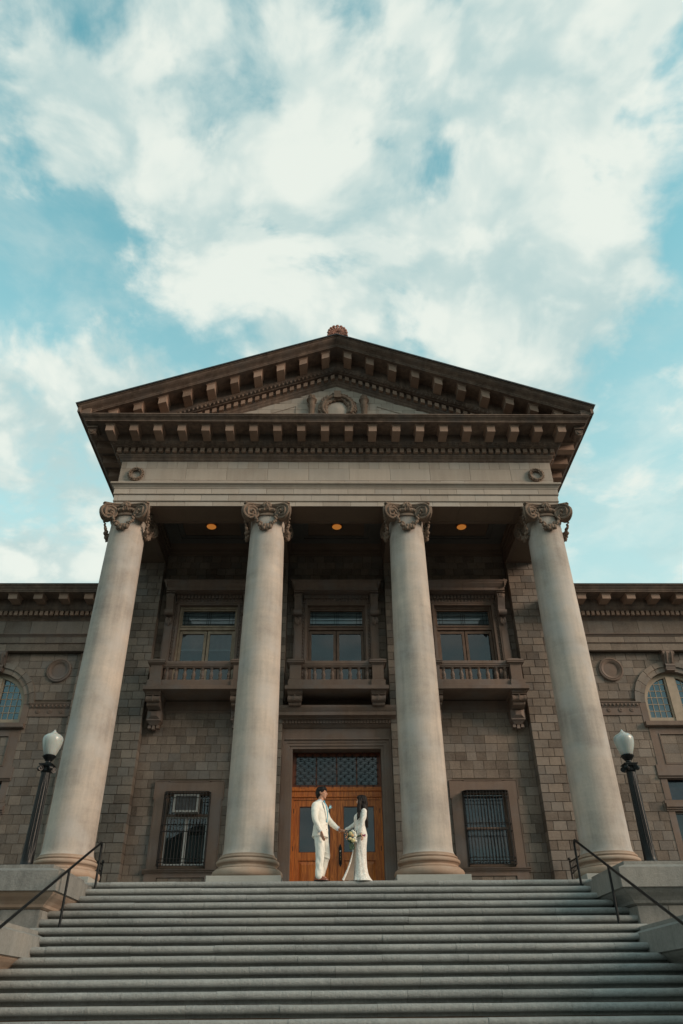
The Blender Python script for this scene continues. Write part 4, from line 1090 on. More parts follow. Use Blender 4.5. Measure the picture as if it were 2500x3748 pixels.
    # arched window with voussoirs, keystone, twin lights
    for k in range(2):
        c = sx*(WC+4.6*k)
        V = empty('arched_window', (c, WR, 4.3), B)
        def ring(ra, rb, y0, y1, nm, nseg, mat):
            for i in range(nseg):
                m = MB(); a0, a1 = pi*i/nseg+0.006, pi*(i+1)/nseg-0.006; vs = []
                for j in range(5):
                    a = a0+(a1-a0)*j/4
                    for r, y in ((ra,y0),(rb,y0),(rb,y1),(ra,y1)): vs.append((c+r*cos(a), y, 4.9+r*sin(a)))
                fs = [(j*4+t, (j+1)*4+t, (j+1)*4+(t+1)%4, j*4+(t+1)%4) for j in range(4) for t in range(4)]
                m.add(vs, fs+[(0,1,2,3),(19,18,17,16)]); obj(nm, m, M[mat], V)
        ring(0.915, 1.055, WR-0.018, WR+0.20, 'voussoir', 11, 'block'); ring(1.055, 1.20, WR-0.055, WR+0.05, 'voussoir', 11, 'block')
        jb = MB()
        for s in (-1, 1):
            a, b = sorted((c+s*0.915, c+s*1.09)); jb.box(a, b, WR-0.015, WR+0.22, 4.35, 4.90)
        obj('jamb', jb, M['trim'], V)
        ks = MB()
        ks.prism_x([(WR+0.1,6.39),(2.585,6.39),(2.585,6.36),(2.56,6.355),(2.535,6.30),(2.55,6.22),(2.60,6.12),(2.63,6.03),(2.65,5.96),(2.63,5.90),(2.66,5.84),(2.70,5.83),(WR+0.1,5.80)], c-0.135, c+0.135)
        ks.box(c-0.165, c+0.165, 2.57, WR, 6.365, 6.394)
        for zz, yy, r, hw in ((6.29,2.60,0.065,0.165),(5.955,2.665,0.05,0.135)):
            ks.prism_x([(yy+r*cos(2*pi*i/14), zz+r*sin(2*pi*i/14)) for i in range(14)], c-hw, c+hw, True)
        for dx in (-0.07, 0.07): ks.tube([(c+dx,2.555,6.33),(c+dx,2.535,6.27),(c+dx,2.58,6.15),(c+dx,2.625,6.03)], 0.03, 6)
        ks.box(c-0.12, c+0.12, 2.64, WR, 5.81, 5.845)
        obj('keystone', ks, M['trim'], V, sharp=45)
        f = MB(); n = 24
        # outer frame ring and flat board with two lights cut out
        vs = []
        for i in range(n+1):
            a = pi*i/n
            for r, y in ((0.79,2.90),(0.925,2.90),(0.925,3.02),(0.79,3.02)): vs.append((c+r*cos(a), y, 4.9+r*sin(a)))
        f.add(vs, [(j*4+t, (j+1)*4+t, (j+1)*4+(t+1)%4, j*4+(t+1)%4) for j in range(n) for t in range(4)])
        for s in (-1, 1):
            a, b = sorted((c+s*0.79, c+s*0.925)); f.box(a, b, 2.90, 3.02, 4.42, 4.90)
            a, b = sorted((c+s*0.125, c+s*0.168)); f.box(a, b, 2.91, 3.02, 4.44, 5.675)
        f.box(c-0.925, c+0.925, 2.898, 3.02, 4.36, 4.53); f.box(c-0.125, c+0.125, 2.87, 3.02, 4.36, 5.70)
        obj('frame', f, M['archframe'], V)
        obj('sill', MB().prism_x([(WR+0.25,4.36),(WR-0.13,4.36),(WR-0.13,4.245),(WR-0.10,4.24),(WR-0.10,4.225),(WR+0.25,4.225)], c-1.09, c+1.09), M['trim'], V)
        zr = [4.53, 4.729, 4.921, 5.116, 5.308, 5.504, 5.70]
        mu = MB()
        for s in (-1, 1):
            xs = [0.165+0.157*j for j in range(5)]
            for j in range(4):
                for i in range(6):
                    a, b = xs[j], xs[j+1]; lo, hi = zr[i], zr[i+1]
                    lim = lambda x: 4.9+sqrt(max(0.0, 0.795**2-min(x,0.795)**2))
                    if lim(a) < lo+0.02: continue
                    ta, tb_ = min(hi, lim(a)), max(lo, min(hi, lim(b)))
                    m = MB().add([(c+s*a,2.965,lo),(c+s*b,2.965,lo),(c+s*b,2.965,tb_),(c+s*(a+b)/2,2.965,max(lo,min(hi,lim((a+b)/2)))),(c+s*a,2.965,ta)], [(0,1,2,3,4)] if s > 0 else [(4,3,2,1,0)])
                    obj('pane', m, M['archglass'], V)
            for j in range(1, 4): mu.box(c+s*xs[j]-0.009, c+s*xs[j]+0.009, 2.95, 2.963, 4.53, 4.9+sqrt(0.795**2-xs[j]**2))
            for i in range(1, 6):
                xe = sqrt(max(0, 0.795**2-max(0, zr[i]-4.9)**2)); a, b = sorted((c+s*0.16, c+s*xe)); mu.box(a, b, 2.952, 2.962, zr[i]-0.009, zr[i]+0.009)
        obj('glazing_bar', mu, M['archframe'], V)
        bk = MB().box(c-0.95, c+0.95, 3.03, 3.06, 4.3, 5.9); obj('dark_room', bk, M['dark'], V)
    # storey below: sunk panel, lintel, two windows
    c = sx*WC; q = X(WC-1.06, WC+1.06)
    P2 = empty('wing_window', (c, WR, 2.0), B)
    pm = MB(); frame_rect(pm, c-1.0, c+1.0, 3.12, 4.224, 0.23, WR-0.012, WR+0.06, 0.17, 0.0); frame_rect(pm, c-0.77, c+0.77, 3.235, 4.055, 0.03, WR-0.028, WR+0.06); pm.box(c-0.77, c+0.77, WR+0.045, WR+0.06, 3.23, 4.05)
    obj('panel_surround', pm, M['trim'], P2)
    rr = random.Random(90)
    for i in range(3):
        x = -0.735
        while x < 0.72:
            wv = min(0.42, 0.735-x); inst('panel_stone', UBM['block'], P2, (c+x+wv/2, WR+0.035, 3.40+0.25*i), (wv-0.008, 0.05, 0.24)); x += wv
    obj('lintel', MB().prism_x([(WR+0.2,2.875),(WR-0.05,2.875),(WR-0.05,2.89),(WR-0.07,2.91),(WR-0.09,2.93),(WR-0.03,2.94),(WR-0.03,3.22),(WR+0.2,3.234)], *q), M['trim'], P2)
    obj('sill', MB().prism_x([(WR+0.2,2.06),(WR-0.03,2.06),(WR-0.03,2.085),(WR-0.06,2.10),(WR-0.06,2.13),(WR-0.10,2.15),(WR-0.10,2.24),(WR-0.02,2.25),(WR-0.02,2.33),(WR+0.2,2.34)], *q), M['trim'], P2)
    jm = MB()
    for s in (-1, 1):
        a, b = sorted((c+s*0.85, c+s*1.02)); jm.box(a, b, WR-0.012, WR+0.22, 2.34, 2.875); jm.box(a, b, WR-0.012, WR+0.22, 0.3, 2.06)
    obj('jamb', jm, M['trim'], P2)
    fm = MB(); frame_rect(fm, c-0.85, c+0.85, 0.3, 2.055, 0.03, 2.93, 3.0); fm.box(c-0.012, c+0.012, 2.93, 3.0, 0.3, 2.05); obj('frame', fm, M['whiteframe'], P2)
    pane(c-0.85, c+0.85, 2.34, 2.875, 2.96, P2); pane(c-0.82, c+0.82, 0.33, 2.03, 2.96, P2)
    obj('blind', MB().box(c-0.85, c+0.85, 3.0, 3.02, 2.34, 2.875), M['bluescreen'], P2)
    interior(c-0.85, c+0.85, 0.3, 2.88, 3.03, P2)
    obj('wing_block', MB().box(*X(6.15, 16.0), 3.3, 9.0, -3.7, 8.05), M['mortar'], B)
    # basement wall below the porch floor level
    obj('basement_wall', MB().box(*X(6.9, 16.0), WR-0.03, WR+0.03, -3.74, 0.0), M['trim'], Wg)
wing(-1); wing(1)
# ------------------------------------------------------------------ the stairs
YS, RUN, RISE, NST = -1.086, 0.3336, 0.1554, 24
ST = empty('stone_staircase', (0, -3.5, -3.74), None, 'wide flight of grey stone steps with rounded edges leading up to the porch', 'staircase')
def step_profile(y, z):
    """rounded edge 0.1 high, set-back riser below; (y, z)"""
    pr = []; r = 0.049
    for i in range(9):
        a = pi/2+pi*i/8
        pr.append((y+0.048+0.048*cos(a)*1.05, z-r+r*sin(a)))
    pr += [(y+0.115, z-2*r+0.006), (y+0.125, z-2*r-0.002), (y+0.125, z-RISE-0.03), (y+RUN+0.12, z-RISE-0.03), (y+RUN+0.12, z)]
    return pr
for k in range(NST):
    y, z = YS-RUN*k, -RISE*k
    ext = 4.98 if k == 0 else (4.775 if k in (1, 2) else (4.92 if k == 3 else 5.08))
    sp = empty('step', (0, y, z), ST)
    rr = random.Random(100+k); L = 1.26; x = -ext; xs = [-ext]; x = -ext+rr.uniform(0.35, 1.0)*L
    while x < ext-0.3: xs.append(x); x += L*rr.uniform(0.97, 1.03)
    xs.append(ext)
    for a, b in zip(xs, xs[1:]):
        n = 5; pr = step_profile(y, z); m = len(pr); vs = []
        dy, dz = rr.uniform(-.004,.004), rr.uniform(-.003,.003)
        for i in range(n+1):
            xx = a+0.0018+(b-a-0.0036)*i/n
            for (py, pz) in pr:
                wob = mnoise.noise(Vector((xx*2.3, k*3.1, 0.0)))*0.004
                vs.append((xx, py+dy+(wob if py < y+0.058 else 0), pz+dz+(mnoise.noise(Vector((xx*1.7, k*5.7, 4.0)))*0.003 if pz > z-0.12 else 0)))
        mb = MB().add(vs, [(i*m+j, i*m+(j+1)%m, (i+1)*m+(j+1)%m, (i+1)*m+j) for i in range(n) for j in range(m)], True)
        mb.add(vs[:m], [tuple(range(m))]); mb.add(vs[-m:], [tuple(range(m-1,-1,-1))])
        obj('step_stone', mb, M['step'], sp, sharp=50)
    obj('joint_bed', MB().box(-ext, ext, y+0.132, y+RUN, z-RISE, z-0.012), M['stepjoint'], sp)
obj('foundation', MB().prism_x([(YS+0.2,-0.17),(YS-RUN*NST+0.3,-3.74),(YS+0.2,-3.74)], -5.06, 5.06), M['stepjoint'], ST)
# porch floor
fl = MB().box(-7.25, 7.25, YS+RUN+0.02, W+0.3, -0.22, -0.002); obj('porch_floor', fl, M['plinth'], B)
obj('porch_base', MB().box(-7.2, 7.2, YS+0.3, W+0.3, -3.74, -0.22), M['trim'], B)

# ------------------------------------------------------------------ pedestals beside the stairs
def pedestal(sx, label):
    X = lambda a, b: sorted((sx*a, sx*b))
    P = empty('stair_pedestal', (sx*5.9, -2.2, -3.74), None, label, 'pedestal', 'pedestals flanking the stairs')
    def tier(yf, yb, z, upper):
        a, b = X(4.77, 6.95)
        pr_b, pr_t = z-0.42, z-0.115
        m = MB().box(a, b, yf, yb, pr_b, pr_t)
        m.frustum(a, b, yf, yb, pr_t, z-0.055, 0.16, 0.16)
        m.box(a+0.16, b-0.16, yf+0.16, yb-0.16, z-0.055, z)
        obj('cap', m, M['cheek'], P)
        # cyma below the cap
        mo = MB(); a2, b2 = X(5.06, 6.75)
        rows = [(0.25,z-0.42),(0.24,z-0.45),(0.20,z-0.49),(0.12,z-0.55),(0.07,z-0.60),(0.05,z-0.64),(0.0,z-0.665)]
        vs = []
        for o_, zz in rows: vs += [(a2-o_,yf+0.30-o_,zz),(b2+o_,yf+0.30-o_,zz),(b2+o_,yb-0.05,zz),(a2-o_,yb-0.05,zz)]
        mo.add(vs, [(i*4+t,(i+1)*4+t,(i+1)*4+(t+1)%4,i*4+(t+1)%4) for i in range(len(rows)-1) for t in range(4)]); obj('cap_moulding', mo, M['colbase'] if sx < 0 else M['cheek'], P)
        obj('die_core', MB().box(a2+0.015, b2-0.015, yf+0.315, yb-0.06, -3.74, z-0.66), M['stepjoint'], P)
        zz = z-0.668; rr = random.Random(7)
        while zz > -3.7:
            h = min(0.36, zz+3.74)
            x = a2
            while x < b2-0.02:
                wv = min(rr.uniform(0.45,0.7), b2-x)
                if b2-(x+wv) < 0.1: wv = b2-x
                inst('die_stone', UBM['cheek'], P, (x+wv/2, yf+0.36, zz-h/2), (wv-0.01, 0.12, h-0.01)); x += wv
            y = yf+0.42
            while y < yb-0.1:
                wv = min(0.62, yb-0.06-y)
                for e in (a2+0.06, b2-0.06): inst('die_stone', UBM['cheek'], P, (e, y+wv/2, zz-h/2), (0.12, wv-0.01, h-0.01))
                y += wv
            zz -= h
    tier(-3.12, -0.92, 0.03, True)
    tier(-6.9, -2.84, -0.98, False)
    obj('ground_tier', MB().box(*X(5.06, 6.75), -9.4, -6.6, -3.74, -2.6), M['cheek'], P)
    obj('ground_tier_cap', MB().bevbox(*X(4.90, 6.95), -9.6, -6.6, -2.6, -2.3, 0.03), M['cheek'], P)
pedestal(-1, 'stone stair pedestal with a lamp post in front of the leftmost column')
pedestal(1, 'stone stair pedestal with a lamp post in front of the rightmost column')

# ------------------------------------------------------------------ lamp posts
def lamp_post(x, y, z0, dz, label):
    L = empty('street_lamp', (x, y, z0), None, label, 'street lamp', 'globe lamps on the stair pedestals')
    zt = 1.80+dz
    fl = lambda a, z: 1-0.07*max(0, cos(18*a))**0.7 if z0+0.30 < z < zt-0.03 else 1
    prof = [(0.175,z0),(0.175,z0+0.05),(0.15,z0+0.07),(0.14,z0+0.12),(0.118,z0+0.15),(0.113,z0+0.20)]
    n = 10
    for i in range(n+1):
        t = i/n; prof.append((0.112-0.025*t, z0+0.22+(zt-0.02-z0-0.22)*t))
    prof += [(0.092,zt-0.015),(0.095,zt)]
    obj('post', MB().lathe(prof, x, y, 0, 72, fl), M['iron'], L, sharp=35)
    c = MB()
    c.lathe([(0.082,zt),(0.10,zt+0.01),(0.10,zt+0.03),(0.085,zt+0.04),(0.085,zt+0.10),(0.10,zt+0.12)], x, y, 0, 20)
    for q in range(4):
        v = MB(); mq = Matrix.Translation((x,y,0)) @ Matrix.Rotation(q*pi/2+pi/4, 4, 'Z')
        v.prism_y([(0.135+0.052*cos(2*pi*i/16), zt+0.055+0.052*sin(2*pi*i/16)) for i in range(16)], -0.032, 0.032)
        for s in (-1, 1): v.tube([(0.135+r*cos(t), s*0.034, zt+0.055+r*sin(t)) for r,t in [(0.047-0.004*i, 0.75*i) for i in range(11)]], 0.009, 5)
        v.xform(mq); c.merge(v)
    c.box(x-0.115, x+0.115, y-0.115, y+0.115, zt+0.105, zt+0.125); c.box(x-0.13, x+0.13, y-0.13, y+0.13, zt+0.125, zt+0.145)
    obj('capital', c, M['iron'], L)
    zh = zt+0.145
    h = MB().lathe([(0.10,zh),(0.07,zh+0.02),(0.055,zh+0.04),(0.055,zh+0.065),(0.075,zh+0.075),(0.08,zh+0.09),(0.10,zh+0.11),(0.125,zh+0.145),(0.13,zh+0.165),(0.112,zh+0.17),(0.10,zh+0.19)], x, y, 0, 24)
    for i in range(8):
        a = 2*pi*i/8+0.2; h.tube([(x+0.118*cos(a), y+0.118*sin(a), zh+0.155),(x+0.135*cos(a), y+0.135*sin(a), zh+0.155)], 0.008, 5)
    obj('globe_holder', h, M['iron'], L)
    zg = zh+0.175
    gp = [(0.098,0),(0.118,0.03),(0.142,0.09),(0.170,0.17),(0.190,0.25),(0.197,0.31),(0.194,0.345),(0.180,0.375),(0.155,0.392),(0.150,0.40),(0.128,0.415),(0.098,0.425),(0.072,0.432),(0.070,0.445),(0.055,0.462),(0.034,0.475),(0.022,0.495),(0.012,0.515),(0.002,0.522)]
    rib = lambda a, z: 1+0.012*cos(20*a)*max(0, 1-(z)/0.22)
    g = MB().lathe(gp, 0, 0, 0, 80, rib); g.xform(Matrix.Translation((x, y, zg))); obj('globe', g, M['milk'], L, sharp=60)
lamp_post(-5.765, -2.0, 0.03, 0.03, 'black fluted lamp post with a white globe beside the left end column')
lamp_post(5.80, -2.0, 0.03, 0.0, 'black fluted lamp post with a white globe beside the right end column')

# ------------------------------------------------------------------ handrails
def handrail(sx, label):
    x = sx*4.635
    R = empty('handrail', (x, -3, -0.9), None, label, 'handrail', 'black pipe handrails')
    sl = 0.4345
    zr = lambda y: 0.625+sl*(y+1.44)
    pts = []
    for i in range(13):
        y = -9.4+(8.0-0.06)*i/12; pts.append((x, y, zr(y)))
    pts += [(x,-1.39,zr(-1.40)+0.008),(x,-1.35,zr(-1.40)+0.0),(x,-1.325,zr(-1.40)-0.03),(x,-1.315,zr(-1.40)-0.08)]
    pts += [(x,-1.315,0.2),(x,-1.315,-RISE-0.01)]
    obj('rail', MB().tube(pts, 0.0235, 10), M['iron'], R)
    for k in (6, 15, 22):
        y = YS-RUN*k+0.09; obj('post', MB().tube([(x,y,-RISE*k-0.01),(x,y,zr(y))], 0.0215, 10), M['iron'], R)
        obj('foot', MB().lathe([(0.045,0),(0.045,0.006),(0.03,0.012)], x, y, -RISE*k, 14), M['iron'], R)
handrail(-1, 'black pipe handrail at the left side of the stairs'); handrail(1, 'black pipe handrail at the right side of the stairs')

# ------------------------------------------------------------------ iron railings closing the ends of the porch
def porch_rail(sx, label):
    x = sx*5.62
    R = empty('iron_railing', (x, 1.6, 0), None, label, 'railing', 'iron railings closing the porch ends')
    a, b = 0.72, 2.45
    for z, r in ((0.84,0.016),(0.70,0.010),(0.58,0.010),(0.10,0.012)): obj('bar', MB().tube([(x,a,z),(x,b,z)], r, 6), M['ironm'], R)
    n = 15
    for i in range(n):
        y = a+0.06+(b-a-0.12)*i/(n-1); obj('picket', MB().tube([(x,y,0.03),(x,y,0.84)], 0.009, 5), M['ironm'], R)
        if i < n-1:
            ym = y+(b-a-0.12)/(n-1)/2
            obj('ring', MB().tube([(x,ym+0.05*cos(2*pi*j/14),0.64+0.05*sin(2*pi*j/14)) for j in range(14)], 0.006, 4, closed=True), M['ironm'], R)
    obj('end_post', MB().tube([(x,b,0),(x,b,0.88)], 0.02, 8).merge(MB().ell((x,b,0.91), (0.035,)*3, 10, 8)), M['ironm'], R)
porch_rail(-1, 'low black iron railing behind the leftmost column'); porch_rail(1, 'low black iron railing behind the rightmost column')

# ------------------------------------------------------------------ air conditioner in the left barred window
AC = empty('air_conditioner', (-3.84, 2.95, 2.1), None, 'white window air conditioner behind the bars above the sliding sashes', 'air conditioner')
obj('case', MB().box(-4.145, -3.535, 2.76, 3.30, 2.095, 2.52), M['acwhite'], AC)
fr = MB(); frame_rect(fr, -4.155, -3.525, 2.085, 2.53, 0.045, 2.72, 2.765); obj('front_frame', fr, M['acwhite'], AC)
obj('dark_core', MB().box(-4.11, -3.57, 2.752, 2.759, 2.13, 2.485), M['dark'], AC)
for i in range(16): obj('fin', MB().box(-4.105, -3.575, 2.735, 2.751, 2.138+0.0215*i, 2.149+0.0215*i), M['acfin'], AC)

# ------------------------------------------------------------------ people
def skin_mat(name, c):
    return plain(name, c, 0.5, 0.35, 0, 0.08, 30, Subsurface_Weight=0.08)
M['skin'] = skin_mat('light_tan_skin', (0.52, 0.27, 0.18))
M['skinf'] = skin_mat('fair_skin', (0.58, 0.33, 0.23))
M['hair'] = plain('black_hair', (0.008, 0.007, 0.007), 0.5, 0.25, 0, 0.4, 60, 0.5, 90)
M['hairf'] = plain('dark_brown_hair', (0.012, 0.008, 0.007), 0.55, 0.22, 0, 0.5, 50, 0.5, 80)
M['suit'] = plain('cream_suit_cloth', (0.86, 0.825, 0.745), 0.85, 0.2, 0, 0.05, 14, 0.25, 260)
M['shirt'] = plain('pale_blue_white_shirt', (0.66, 0.70, 0.76), 0.8, 0.2, 0, 0.05)
M['tie'] = plain('turquoise_satin', (0.13, 0.42, 0.55), 0.4, 0.5, 0, 0.3, 40)
M['shoe'] = plain('brown_leather', (0.20, 0.055, 0.022), 0.35, 0.5, 0, 0.3, 20)
M['lip'] = plain('lips', (0.45, 0.16, 0.13), 0.5)
M['eyew'] = plain('eye_white', (0.45, 0.42, 0.40), 0.3)
M['lining'] = plain('champagne_lining', (0.36, 0.25, 0.185), 0.7, 0.3, 0, 0.12, 6)
def lace_mat():
    m, t = new_mat('white_lace')
    P = t.n('ShaderNodeNewGeometry').outputs['Position']
    v = t.n('ShaderNodeTexVoronoi', feature='DISTANCE_TO_EDGE', i_Scale=28.0); t.set(v.inputs['Vector'], t.vmath('MULTIPLY', P, (1.4, 1.4, 0.75)))
    n = t.noise(t.vmath('MULTIPLY', P, (1.5, 1.5, 0.7)), 26.0, 4.0, 0.6, 1.0)
    f = t.math('ADD', t.ramp(v.outputs[0], 0.02, 0.20), t.ramp(n, 0.42, 0.60, -0.5, 0.5))
    c = t.mix(t.ramp(f, 0.10, 0.9, 0.0, 0.75), (0.88, 0.86, 0.81), (0.68, 0.60, 0.53))
    bn = t.n('ShaderNodeBump', i_Strength=0.5, i_Distance=0.006, invert=True); t.set(bn.inputs['Height'], f)
    finish(t, c, 0.8, 0.2, bn.outputs[0]); return m
M['lace'] = lace_mat()
DG = bpy.context.evaluated_depsgraph_get
def fuse(name, mb, mat, parent, voxel=0.008, smooth=4, label=None, folds=None):
    """fuse overlapping closed shapes into one continuous surface"""
    me = to_mesh(name+'_raw', mb, mat, Vector((0,0,0)))
    o = bpy.data.objects.new(name+'_raw', me); COL.objects.link(o)
    r = o.modifiers.new('r', 'REMESH'); r.mode = 'VOXEL'; r.voxel_size = voxel; r.use_smooth_shade = True
    sm = o.modifiers.new('s', 'SMOOTH'); sm.factor = 0.5; sm.iterations = smooth
    dg = DG(); ev = o.evaluated_get(dg); nm = bpy.data.meshes.new_from_object(ev)
    bpy.data.objects.remove(o); bpy.data.meshes.remove(me)
    nm.name = name
    if folds:      # (amplitude, frequency across, frequency along z, extra slant)
        am, fx, fz, sl = folds; nrm = [v.normal.copy() for v in nm.vertices]
        for v, nn in zip(nm.vertices, nrm):
            q = v.co; k = mnoise.noise(Vector((q.x*fx+q.z*sl, q.y*fx, q.z*fz)))+0.5*mnoise.noise(Vector((q.x*fx*2.1-q.z*sl, q.y*fx*2.1+3.0, q.z*fz*2.1)))
            v.co = q+nn*(k*am)
    if not nm.materials: nm.materials.append(mat)
    lo = Vector([min(v.co[i] for v in nm.vertices) for i in range(3)]); hi = Vector([max(v.co[i] for v in nm.vertices) for i in range(3)]); c = (lo+hi)/2
    nm.transform(Matrix.Translation(-c)); nm.polygons.foreach_set('use_smooth', [True]*len(nm.polygons)); nm.update()
    ob = bpy.data.objects.new(name, nm); link(ob, parent, c)
    if label: ob['label'] = label
    return ob
def rings(levels, n=20, yaw=0.0):
    """levels: (cx, cy, z, rx, ry)"""
    out = []
    for cx, cy, z, rx, ry in levels:
        rg = []
        for k in range(n):
            a = 2*pi*k/n; px, py = rx*cos(a), ry*sin(a)
            rg.append(Vector((cx+px*cos(yaw)-py*sin(yaw), cy+px*sin(yaw)+py*cos(yaw), z)))
        out.append(rg)
    return out
def spline(pts, rad, per=6):
    """smooth a polyline with radii (Catmull-Rom)"""
    P = [Vector(q) for q in pts]; out, ro = [], []
    for i in range(len(P)-1):
        p0, p1, p2, p3 = P[max(i-1,0)], P[i], P[i+1], P[min(i+2,len(P)-1)]
        for j in range(per):
            t = j/per
            out.append(0.5*((2*p1)+(p2-p0)*t+(2*p0-5*p1+4*p2-p3)*t*t+(3*p1-p0-3*p2+p3)*t**3)); ro.append(rad[i]+(rad[i+1]-rad[i])*t)
    out.append(P[-1]); ro.append(rad[-1]); return out, ro
def limb(mb, pts, rad, n=12, per=6):
    p, r = spline(pts, rad, per); mb.tube(p, r, n); mb.ell(p[0], (r[0],)*3, n, 6); mb.ell(p[-1], (r[-1],)*3, n, 6); return mb
def hand(mb, wrist, dirv, palmn, size=0.185, curl=0.5, thumbside=1):
    """palm, four fingers of unequal length with knuckle bends, thumb from the side"""
    dv = Vector(dirv).normalized(); nv = Vector(palmn); nv = (nv-dv*nv.dot(dv)).normalized(); sv = dv.cross(nv)*thumbside
    w0 = Vector(wrist); pl = size*0.52
    for i in range(7):
        t = i/6; wd = size*(0.15+0.075*sin(pi*min(1,t*0.75)))
        q = Matrix((sv, nv, dv)).transposed(); mb.ell(w0+dv*pl*t, (wd, size*0.085, size*0.10), 10, 6, q)
    for j, (off, ln) in enumerate(((0.17,0.40),(0.06,0.45),(-0.055,0.42),(-0.16,0.33))):
        b = w0+dv*pl*0.98+sv*size*off; L = size*ln; d1 = dv
        pts = [b-dv*size*0.1]; cur = b; pts.append(cur)
        for s_, f in ((0.42,0.35),(0.33,0.9),(0.25,1.2)):
            a = curl*f; d1 = (dv*cos(a)+nv*sin(a)).normalized(); cur = cur+d1*L*s_; pts.append(cur)
        r = size*0.046
        mb.tube(pts, [r*1.05, r*1.1, r, r*0.9, r*0.75], 8); mb.ell(pts[-1], (r*0.75,)*3, 8, 5)
    b = w0+dv*pl*0.25+sv*size*0.15; t1 = b+(dv*0.55+sv*0.55+nv*0.25).normalized()*size*0.22; t2 = t1+(dv*0.9+sv*0.05+nv*0.35).normalized()*size*0.17
    mb.tube([b, t1, t2], [size*0.065, size*0.055, size*0.04], 8); mb.ell(t2, (size*0.04,)*3, 8, 5)
    return mb
def head(mb, c, f, h=0.225, fem=False):
    """skull, jaw, brow, nose, lips, chin, ears; c = centre of the skull, f = facing direction (horizontal)"""
    f = Vector(f).normalized(); u = Vector((0,0,1)); l = u.cross(f); q = Matrix((f, l, u)).transposed(); c = Vector(c); k = h/0.225
    P = lambda a, b, e: c+f*a*k+l*b*k+u*e*k
    R = lambda *r: tuple(x*k for x in r)
    mb.ell(P(-0.012,0,0.018), R(0.098,0.074,0.092), 18, 12, q)
    mb.ell(P(0.028,0,-0.035), R(0.066,0.060,0.078), 16, 10, q)
    mb.ell(P(0.048,0,-0.082), R(0.038,0.040 if not fem else 0.034,0.034), 12, 8, q)
    mb.ell(P(0.070,0,-0.098), R(0.020,0.020,0.017), 10, 6, q)
    mb.ell(P(0.070,0,0.028), R(0.024,0.050,0.016), 12, 6, q)
    mb.tube([P(0.083,0,0.020), P(0.100,0,-0.008), P(0.112,0,-0.026), P(0.094,0,-0.036)], [0.009*k,0.011*k,0.014*k,0.010*k], 8)
    for s in (-1, 1):
        mb.ell(P(0.096,s*0.012,-0.031), R(0.011,0.009,0.009), 8, 6, q)
        mb.ell(P(0.055,s*0.038,-0.022), R(0.030,0.022,0.022), 10, 6, q)
        mb.ell(P(-0.008,s*0.076,-0.008), R(0.020,0.011,0.032), 10, 8, q)
    mb.ell(P(0.086,0,-0.056), R(0.014,0.024,0.0075), 10, 6, q); mb.ell(P(0.083,0,-0.068), R(0.013,0.020,0.0085), 10, 6, q)
    return P, q
def eyes(P, q, parent, k=1.0):
    e = MB(); p = MB()
    for s in (-1, 1):
        e.ell(P(0.0775,s*0.032,0.002), (0.007*k,0.011*k,0.0045*k), 10, 6, q); p.ell(P(0.083,s*0.031,0.002), (0.003*k,0.0048*k,0.0046*k), 8, 6, q)
    return e, p

YP = -0.93
# the groom -------------------------------------------------------
MAN = empty('person', (-0.36, YP, 0), None, 'man in a cream suit with turquoise tie and brown shoes, holding hands', 'person')
yw = radians(-22)
bm = MB()
P, q = head(bm, (-0.352, YP, 1.665), (cos(radians(-10)), sin(radians(-10)), 0.0), 0.232)
bm.loft(rings([(-0.385,YP,1.42,0.075,0.085),(-0.375,YP,1.50,0.062,0.062),(-0.365,YP,1.56,0.058,0.056),(-0.355,YP,1.62,0.06,0.055)], 16))
bm.loft(rings([(-0.375,YP,0.80,0.10,0.15),(-0.365,YP,1.0,0.09,0.14),(-0.38,YP,1.25,0.10,0.16),(-0.40,YP,1.38,0.09,0.155),(-0.395,YP,1.45,0.06,0.08)], 18, yw))
limb(bm, [(-0.47,YP-0.19,1.36),(-0.46,YP-0.25,1.12),(-0.365,YP-0.255,0.885)], [0.05,0.042,0.03]); hand(bm, (-0.355,YP-0.255,0.865), (0.33,-0.02,-1), (0.6,0.55,0.2), 0.19, 0.45, -1)
limb(bm, [(-0.31,YP+0.14,1.36),(-0.17,YP+0.10,1.12),(-0.015,YP+0.02,0.975)], [0.05,0.042,0.03]); hand(bm, (0.0,YP+0.015,0.965), (1,-0.1,-0.42), (-0.3,-0.2,-0.9), 0.18, 0.55, 1)
for (a, b, e) in (((-0.39,YP-0.10,0.85),(-0.375,YP-0.11,0.47),(-0.40,YP-0.11,0.08)), ((-0.33,YP+0.09,0.85),(-0.27,YP+0.08,0.47),(-0.36,YP+0.10,0.08))):
    limb(bm, [a, b, e], [0.075,0.05,0.035]); bm.ell((e[0]+0.06,e[1],0.05), (0.10,0.035,0.035), 10, 6)
body = fuse('body', bm, M['skin'], MAN, 0.0065, 3)
e, p_ = eyes(P, q, MAN); obj('eye', e, M['eyew'], MAN); obj('pupil', p_, M['hair'], MAN)
hm = MB()
for a, b, c_, r in ((-0.03,0,0.045,(0.098,0.085,0.085)),(-0.055,0,-0.005,(0.075,0.082,0.09)),(-0.075,0,-0.055,(0.042,0.058,0.055)),(0.02,0,0.085,(0.080,0.078,0.045)),(0.065,0.0,0.075,(0.040,0.066,0.036)),(0.085,0.02,0.055,(0.018,0.05,0.024)),
                    (0.02,-0.072,0.045,(0.05,0.018,0.045)),(0.02,0.072,0.045,(0.05,0.018,0.045)),(0.012,-0.078,0.012,(0.018,0.010,0.03))):
    hm.ell(P(a,b,c_), r, 14, 8, q)
fuse('hair', hm, M['hair'], MAN, 0.007, 3, None, (0.007, 40.0, 22.0, 10.0))
tr = MB()
tr.loft(rings([(-0.375,YP,0.78,0.135,0.175),(-0.37,YP,0.90,0.125,0.165),(-0.365,YP,1.0,0.12,0.16)], 20, yw))
